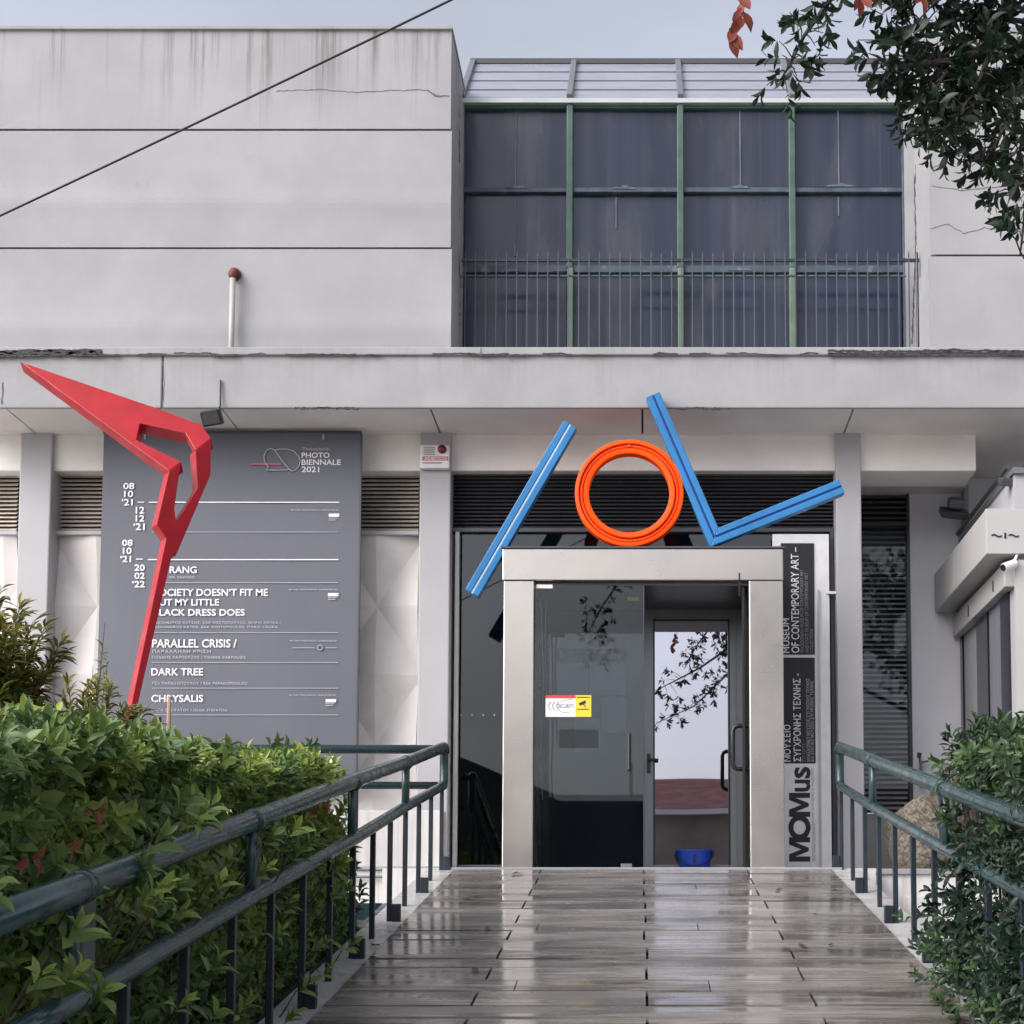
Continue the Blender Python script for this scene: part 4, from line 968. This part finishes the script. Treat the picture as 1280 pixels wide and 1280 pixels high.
# ------------------------------------------------------------------ foliage
def leaf_template(curl=0.25, fold=0.25, rows=5):
    ws=[0.12,0.72,1.0,0.78,0.05]; vs=[]; fs=[]
    for i in range(rows):
        t=i/(rows-1); z=-curl*t*t
        for s in (-1,0,1): vs.append((s*0.5*ws[i], t, z+(fold*0.5*ws[i] if s else 0)))
    for i in range(rows-1):
        for k in (0,1): a=i*3+k; fs.append((a,a+1,a+4,a+3))
    return np.array(vs), np.array(fs)
class Leaves:
    def __init__(s): s.p=[];s.d=[];s.u=[];s.l=[];s.w=[];s.t=[]
    def add(s,p,d,u,l,wd,t=0.0): s.p.append(tuple(p));s.d.append(tuple(d));s.u.append(tuple(u));s.l.append(l);s.w.append(wd);s.t.append(t)
    def rosette(s,c,o,n,l,wr=0.40,spread=(35,80),young=0.0):
        o=Vector(o).normalized(); a=o.orthogonal().normalized(); b=o.cross(a); ph=random.uniform(0,6.28)
        for i in range(n):
            an=ph+i*2.39996; el=R(random.uniform(*spread)*(0.45+0.55*(i+1)/n)); sd_=(a*math.cos(an)+b*math.sin(an))
            d=(o*math.cos(el)+sd_*math.sin(el)+Vector((0,0,-0.10))).normalized(); u=(o*math.sin(el)-sd_*math.cos(el)).normalized()
            ll=l*random.uniform(.7,1.15)*(0.6+0.4*(i+1)/n)
            s.add(Vector(c)+o*0.012*(n-i),d,u,ll,ll*wr*random.uniform(.85,1.15),max(0,min(1,young*(1.15-0.8*i/n)+random.uniform(-.08,.08))))
    def build(s,name,m,parent,curl=0.25,fold=0.3):
        V,Fc=leaf_template(curl,fold); n=len(s.p); p=np.array(s.p);d=np.array(s.d);u=np.array(s.u);l=np.array(s.l)[:,None,None];wd=np.array(s.w)[:,None,None]
        x=np.cross(d,u); x/=np.linalg.norm(x,axis=1,keepdims=True)+1e-9; u=np.cross(x,d)
        jit=RNG.uniform(.5,1.6,n)[:,None,None]
        co=p[:,None,:]+V[None,:,0:1]*wd*x[:,None,:]+V[None,:,1:2]*l*d[:,None,:]+V[None,:,2:3]*np.where(V[None,:,2:3]<0,l*jit,wd)*u[:,None,:]
        co=co.reshape(-1,3)-np.array(OFF[parent.name] if parent else (0,0,0))
        fc=(Fc[None]+(np.arange(n)*len(V))[:,None,None]).reshape(-1,4)
        me=bpy.data.meshes.new(name); me.vertices.add(len(co)); me.vertices.foreach_set('co',co.astype(np.float32).ravel())
        me.loops.add(fc.size); me.loops.foreach_set('vertex_index',fc.astype(np.int32).ravel())
        me.polygons.add(len(fc)); me.polygons.foreach_set('loop_start',np.arange(0,fc.size,4,dtype=np.int32))
        me.update(); me.shade_smooth()
        at=me.attributes.new('tint','FLOAT','POINT'); at.data.foreach_set('value',np.repeat(np.array(s.t,dtype=np.float32),len(V)))
        me.materials.append(m); o=bpy.data.objects.new(name,me); put(o,parent); return o

def nz(x,y,z,s): return mnoise.noise(Vector((x*s,y*s,z*s)))

# the long hedge on the left
HG=thing('long_hedge','long dense evergreen hedge with glossy leaves filling the trough left of the ramp','hedge',(-3,7.5,1.0))
def hedge_top(x,y):
    back=max(0,-x-1.9)
    return 2.03+0.073*y+min(0.16*back,0.30)+0.11*nz(x,y,0,1.3)+0.06*nz(x,y,3,3.5)-(0.7*max(0,(y-9.2))**1.5 if y>9.2 else 0)
LV=Leaves(); DD=Leaves(); TW=MB()
def young_at(x,y,z):
    return max(0.0,min(1.0,0.28+1.5*nz(x,y,z,1.7)+0.3*random.uniform(-1,1)))
for i in range(5200):                                   # face towards the ramp
    y=3.3+6.9*random.random()**0.85; zt_=hedge_top(-1.9,y); zb_=ramp_z(y)-0.22
    f=random.random(); z=zb_+(zt_-zb_)*f
    x=-1.93-0.16*random.random()+0.10*nz(0,y,z,1.6)-0.22*max(0,f-0.75)/0.25*random.random()
    o=Vector((1,-0.55,0.35+0.5*f))+Vector((random.uniform(-.5,.5),random.uniform(-.5,.5),random.uniform(-.5,.5)))
    yg=young_at(x,y,z)*(0.35+0.65*f)
    if random.random()<0.015: DD.rosette((x,y,z),o,3,0.065,0.45,(40,80),random.random())
    else: LV.rosette((x,y,z),o,random.randint(5,8),random.choice((.045,.06,.075,.10))*random.uniform(.9,1.1)*(1.12 if y<6.5 else 1),random.uniform(.34,.52),(30,85),yg)
for i in range(3400):                                   # top and shoulders
    y=3.3+6.9*random.random(); x=-1.84-2.9*random.random()**1.5; z=hedge_top(x,y)-0.10*random.random()
    o=Vector((0.35,-0.5,1))+Vector((random.uniform(-.5,.5),random.uniform(-.5,.5),0))
    LV.rosette((x,y,z),o,random.randint(5,9),random.choice((.05,.07,.09,.115))*random.uniform(.9,1.1),random.uniform(.32,.48),(30,80),min(1,young_at(x,y,z)+0.1))
for i in range(500):                                    # inner dark leaves
    y=3.3+6.6*random.random(); z=ramp_z(y)+random.uniform(-0.1,1.2); x=-2.05-0.3*random.random()
    LV.rosette((x,y,z),(1,-.5,.3),6,0.09,0.42,(40,85),0)
for i in range(85):                                    # shoots leaning through the railing
    y=random.choice([random.uniform(3.9,6.5),random.uniform(4,9)]); z=ramp_z(y)+random.uniform(0.0,1.15); x=-1.70+random.uniform(-.02,.14)*(1 if y<7 else .6)
    if min(abs(z-rail_z(y,1.0)),abs(z-rail_z(y,.675)))<.08 and random.random()<(.6 if y<6 else .9): continue
    o=Vector((0.8,-0.4,0.9)); LV.rosette((x,y,z),o+Vector((random.uniform(-.3,.3),random.uniform(-.3,.3),0)),random.randint(6,9),random.uniform(.07,.12),random.uniform(.34,.46),(20,75),random.uniform(.15,.75))
    TW.tube([(x-0.16,y+0.05,z-0.2),(x-0.07,y+0.02,z-0.09),(x,y,z+0.02)],[0.005,0.004,0.003],5)
for y,z_ in ((4.9,1.95),(5.3,2.15),(6.1,2.0),(8.9,2.45),(5.6,1.7)):
    for k in range(2): DD.rosette((-1.86+random.uniform(-.1,.04),y+random.uniform(-.12,.12),z_+random.uniform(-.1,.1)),(1,-.4,-.2),4,0.07,0.5,(30,80),random.random())
LV.build('foliage',M['leaf'],HG); DD.build('dry_leaves',M['leaf_dead'],HG,0.5,0.6)
for i in range(70):
    y=random.uniform(3.4,9.8); z=ramp_z(y)-0.2; x=random.uniform(-2.35,-2.1)
    TW.tube([(x-.1,y,z-.1),(x+random.uniform(-.1,.1),y+random.uniform(-.15,.15),z+.6),(x+random.uniform(-.1,.15),y+random.uniform(-.25,.25),z+1.2)],[0.014,0.01,0.005],5)
TW.build('twigs',M['twig'],HG)
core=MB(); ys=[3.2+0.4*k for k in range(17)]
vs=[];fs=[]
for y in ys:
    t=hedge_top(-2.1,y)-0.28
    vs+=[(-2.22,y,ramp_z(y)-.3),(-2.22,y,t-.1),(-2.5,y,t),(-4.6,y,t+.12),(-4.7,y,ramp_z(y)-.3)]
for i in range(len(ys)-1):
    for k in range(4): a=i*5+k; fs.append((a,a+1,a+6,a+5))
core.add(vs,fs); core.build('shade_core',mat('shade_core_dark',(0.016,0.020,0.012),0.95,var=0.4,scale=12,bump=1.0,bscale=20),HG)  # dark shell added inside the hedge to block light between the leaves

# feathery shrubs behind the hedge
def feather(name,label,cat,cx,cy,z0,h,spread,n,seed,leafl=0.07,group=None,droop=0.6,mat_=None,dens=75):
    T=thing(name,label,cat,(cx,cy,z0),group); L=Leaves(); S=MB(); random.seed(seed)
    for i in range(n):
        an=random.uniform(0,6.28); sp=spread*random.random()**.6; hh=h*random.uniform(.6,1.0)
        dx,dy=math.cos(an)*sp,math.sin(an)*sp
        pts=[]
        for k in range(7):
            t=k/6; pts.append(Vector((cx+dx*t**1.4, cy+dy*t**1.4, z0+hh*(t*1.15-droop*0.35*t**3*(sp/spread)))))
        S.tube(pts,[0.008*(1-.8*k/6) for k in range(7)],5)
        for k in range(dens):
            t=random.uniform(.25,1.0); f=t*6; j=min(5,int(f)); p=pts[j].lerp(pts[j+1],f-j); tg=(pts[j+1]-pts[j]).normalized()
            d=(tg*0.7+Vector((random.uniform(-1,1),random.uniform(-1,1),random.uniform(-.7,.5)))*0.75).normalized()
            l=leafl*random.uniform(.6,1.2); L.add(p,d,Vector((random.uniform(-.3,.3),-.5,1)).normalized(),l,l*0.24,max(0,random.uniform(-.4,.9)))
    L.build('foliage',mat_ or M['leaf_fern'],T,0.3,0.2); S.build('stems',M['twig'],T)
    return T
feather('feathery_shrub','tall drooping yellow green feathery shrub at the left edge behind the hedge','shrub',P(-28,880,8.6).x,8.6,2.0,1.62,0.48,90,3,0.105,dens=110)
feather('feathery_shrub','low bronze green feathery shrub around the foot of the red sculpture','shrub',P(112,900,9.4).x,9.4,2.1,1.16,0.46,90,5,0.085,droop=0.8)
feather('sapling','thin sapling with small sparse leaves in front of the left banner edge','sapling',P(113,870,9.8).x,9.8,2.2,1.42,0.16,7,9,0.06,droop=0.1,dens=34)
ST=MB().tube([P(210,960,9.9),P(211,905,9.9),P(212,871,9.9)],[0.014,0.014,0.012],7).build('wooden_stake',M['stake']); tag(ST,'thin bare wooden stake poking up from the hedge before the banner','stake')

# shrub on the right
random.seed(21)
RS2=thing('right_shrub','dark glossy leaved shrub spilling over the right railing','shrub',(2.3,7.5,ramp_z(7.5)))
L=Leaves(); S=MB()
for i in range(1250):
    y=random.uniform(5.3,8.5); f=random.random(); ztop_=1.80+0.115*y+0.12*nz(0,y,1,2.2); zb_=ramp_z(y)-0.25; z=zb_+(ztop_-zb_)*f
    edge=1.62+0.12*nz(y,z,5,2.2)
    x=edge+0.3*random.random()
    o=Vector((-1,-.6,.1+.7*f))+Vector((random.uniform(-.5,.5),random.uniform(-.5,.5),random.uniform(-.9,.3)))
    if x<1.74 and abs(z-rail_z(y,1.0)-.02)<.12 and random.random()<.85: continue
    yg=max(0,(f-.72)*2.2+random.uniform(-.3,.3)); L.rosette((x,y,z),o,random.randint(5,8),random.uniform(.06,.095),0.40,(30,85),min(1,yg))
for i in range(800):
    y=random.uniform(5.3,8.5); x=1.66+1.5*random.random(); z=1.86+0.115*y+0.12*nz(x,y,1,2.2)-0.2*random.random()
    L.rosette((x,y,z),Vector((-.3,-.6,1))+Vector((random.uniform(-.6,.6),random.uniform(-.6,.6),0)),random.randint(7,10),random.uniform(.08,.115),0.36,(30,85),random.uniform(0,.55))
for i in range(160):
    y=random.uniform(6,8.8); z=ramp_z(y)+random.uniform(-.1,.3); x=1.5+random.uniform(-.03,.25)
    L.rosette((x,y,z),(-.6,-.5,.6),6,0.07,0.42,(30,80),random.uniform(0,.6))
for i in range(700):                                    # near and far ends
    x=random.uniform(1.75,3.5); far=random.random()<.35; y=(8.65 if far else 5.1)+random.uniform(-.12,.12); z=0.3+(1.75+0.115*y-0.3)*random.random()
    L.rosette((x,y,z),Vector((-.2,1 if far else -1,.4))+Vector((random.uniform(-.5,.5),0,random.uniform(-.5,.3))),6,random.uniform(.07,.10),0.4,(30,85),random.uniform(0,.25))
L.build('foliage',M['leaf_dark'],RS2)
for i in range(50):
    y=random.uniform(5.5,8.9); x=random.uniform(1.95,2.2); z=ramp_z(y)-.3
    S.tube([(x,y,z),(x+random.uniform(-.2,.1),y+random.uniform(-.2,.2),z+.7),(x+random.uniform(-.2,.1),y+random.uniform(-.3,.3),z+1.3)],[.013,.009,.004],5)
S.build('stems',M['twig'],RS2)
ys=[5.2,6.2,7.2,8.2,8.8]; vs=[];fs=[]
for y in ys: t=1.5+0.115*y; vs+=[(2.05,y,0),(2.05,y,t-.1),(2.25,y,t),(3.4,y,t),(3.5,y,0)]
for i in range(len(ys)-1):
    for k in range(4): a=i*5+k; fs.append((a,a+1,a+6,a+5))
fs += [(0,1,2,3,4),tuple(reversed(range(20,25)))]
MB().add(vs,fs).build('shade_core',bpy.data.materials['shade_core_dark'],RS2)  # same added dark core, closing off light behind the shrub's leaves

# overhanging tree
random.seed(33)
TR=thing('overhanging_tree','dark leaved tree whose branches hang into the top right of the view','tree',(4.4,6.8,0))
TB=MB(); TL=Leaves(); TD=Leaves()
TB.tube([(4.4,6.8,0),(4.45,6.75,1.5),(4.35,6.8,3.2),(4.5,6.9,4.8),(4.3,6.7,6.4)],[0.22,0.18,0.16,0.13,0.09],12)
TB.build('trunk',M['bark'],TR,smooth=True)
BR=MB()
def branch(pts,r0,r1,leaf=0,ll=0.10,spr=0.12,young=0.0,store=None,tw=True,hang=0.3):
    """limb through pts with twigs and leaf tufts along its outer part"""
    store=store or TL; n=len(pts); BR.tube(pts,[r0+(r1-r0)*i/(n-1) for i in range(n)],7)
    for k in range(int(leaf*1.2)):
        t=random.uniform(.12,1)*(n-1); j=min(n-2,int(t)); p=Vector(pts[j]).lerp(Vector(pts[j+1]),t-j)
        q=p+Vector((random.uniform(-1,1),random.uniform(-1,1),random.uniform(-1.0,.8)))*spr
        if tw: BR.tube([p,(p+q)/2+Vector((0,0,.01)),q],[r1*.9+.001,r1*.6+.001,.0015],4)
        store.rosette(q,(q-p).normalized()+Vector((0,0,-hang)),random.randint(4,7),ll*random.uniform(.75,1.15),0.42,(25,80),young*random.random())
V3=lambda x,y,Y: tuple(P(x,y,Y))
# main bough with the dense mass at top right
branch([(4.35,6.8,5.2),V3(1500,20,7.0),V3(1330,45,7.0),V3(1240,62,7.0),V3(1180,78,7.0),V3(1120,84,7.0),V3(1105,78,7.0)],.034,.009,80,.095,.10)
for pts,nl in (([V3(1240,62,7.0),V3(1220,110,7.0),V3(1190,160,6.9),V3(1170,172,6.9)],42),([V3(1300,50,7.0),V3(1270,120,6.9),V3(1250,170,6.9),V3(1225,212,6.9)],40),
               ([V3(1330,45,7.1),V3(1290,150,7),V3(1265,215,7),V3(1268,250,7)],26),([V3(1340,60,6.8),V3(1300,200,6.8),V3(1282,260,6.8),V3(1275,320,6.8)],16),
               ([V3(1200,75,7.0),V3(1165,110,7.0),V3(1140,120,7.0)],18),([V3(1300,30,7.1),V3(1230,20,7.1),V3(1170,30,7.1),V3(1120,35,7.1)],40),([V3(1300,0,7),V3(1200,-25,7),V3(1140,-12,7),V3(1110,12,7)],36),
               ([V3(1290,80,7.1),V3(1235,110,7.1),V3(1200,100,7.1),V3(1160,130,7.1)],44),([V3(1320,100,7.2),V3(1280,70,7.2),V3(1240,30,7.2),V3(1210,10,7.2)],40)):
    branch(pts,.014,.004,nl,.090,.095)
branch([V3(1300,-60,6.8),V3(1150,-80,6.8),V3(1060,-30,6.8),V3(1030,10,6.8),V3(1005,45,6.8),V3(985,85,6.8),V3(975,100,6.8)],.02,.003,34,.085,.075,hang=.8)
branch([V3(1060,-60,6.8),V3(985,-40,6.8),V3(940,-20,6.8),V3(926,5,6.8)],.01,.003,0)
def red_sprig(pts,n,l):
    BR.tube(pts,.0022,5)
    for k in range(n):
        t=(k+.5)/n*(len(pts)-1); j=min(len(pts)-2,int(t)); p=Vector(pts[j]).lerp(Vector(pts[j+1]),t-j)
        d=Vector((random.uniform(-.75,.75),random.uniform(-.5,.3),-1)).normalized(); TD.add(p,d,Vector((random.uniform(-.6,.6),-1,.3)).normalized(),l*random.uniform(.8,1.2),l*random.uniform(.45,.62),random.random()*.6)
red_sprig([V3(926,-12,6.8),V3(930,10,6.8),V3(922,30,6.8),V3(911,50,6.8)],11,.078)
red_sprig([V3(1095,-30,6.8),V3(1082,-12,6.8),V3(1074,0,6.8)],7,.08)
red_sprig([V3(1165,-30,6.8),V3(1155,-14,6.8),V3(1150,-3,6.8)],5,.08)
branch([V3(1180,-10,6.9),V3(1135,40,6.9),V3(1105,50,6.9),V3(1072,50,6.9)],.005,.002,0)
# crown out of the frame, above and to the right
for i in range(26):
    an=random.uniform(0,6.28); el=random.uniform(-.1,1.1); r=random.uniform(1.1,2.2)
    e=Vector((4.5+r*math.cos(an)*math.cos(el)*1.0,6.7+r*math.sin(an)*math.cos(el),6.6+r*math.sin(el)*.8))
    if e.x<2.6: e.x=2.6+random.random()
    s=Vector((4.35,6.75,random.uniform(5,6.4)))
    branch([s,s.lerp(e,.5)+Vector((0,0,.25)),e],.04,.008,34,.10,.42)
# boughs passing high over the ramp (out of the frame, mirrored in the door)
branch([(4.3,6.7,6.0),(3.0,5.4,6.9),(1.8,4.5,6.6),(.9,4.1,6.05),(.2,4.0,5.7)],.05,.006,46,.12,.17)
branch([(1.8,4.5,6.6),(1.3,4.2,5.9),(.8,4.0,5.45),(.25,4.0,5.2)],.02,.005,40,.12,.14)
branch([(3.0,5.4,6.9),(1.2,5.1,7.3),(-.2,5.0,6.9),(-.55,5.0,6.4),(-.75,5.0,6.0)],.03,.005,36,.11,.16)
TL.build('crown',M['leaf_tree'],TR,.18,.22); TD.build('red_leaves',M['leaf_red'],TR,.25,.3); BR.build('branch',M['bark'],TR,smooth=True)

# ------------------------------------------------------------------ across the street, behind the camera (seen mirrored in the glass)
OB=thing('opposite_building','low beige building with a red brown tiled roof edge across the street','building',(8,-20,0))
MB().box(0.4,-26,0,26,-20,5.9).build('wall',M['beige'],OB)
MB().add([(0.2,-19.6,5.9),(26.2,-19.6,5.9),(26.2,-21.5,7.0),(0.2,-21.5,7.0),(0.2,-26,5.9),(26.2,-26,5.9)],[(0,1,2,3),(3,2,5,4),(0,3,4),(1,5,2),(0,4,5,1)]).build('roof',M['brick'],OB)
MB().box(0.3,-19.75,5.72,26.1,-19.5,5.88).build('gutter',M['signbox'],OB)
DB=thing('dark_building','dark gabled building across the street left of the beige one','building',(-8,-20,0))
MB().box(-20,-27,0,0.1,-20.4,6.2).build('wall',M['darkfar'],DB)
MB().add([(-12,-20.3,6.2),(-2.6,-20.3,6.2),(-6.4,-20.3,7.9),(-12,-27,6.2),(-2.6,-27,6.2),(-6.4,-27,7.9)],[(0,1,2),(5,4,3),(0,2,5,3),(2,1,4,5),(0,3,4,1)]).build('roof',M['darkfar'],DB)
bpy.context.view_layer.update()
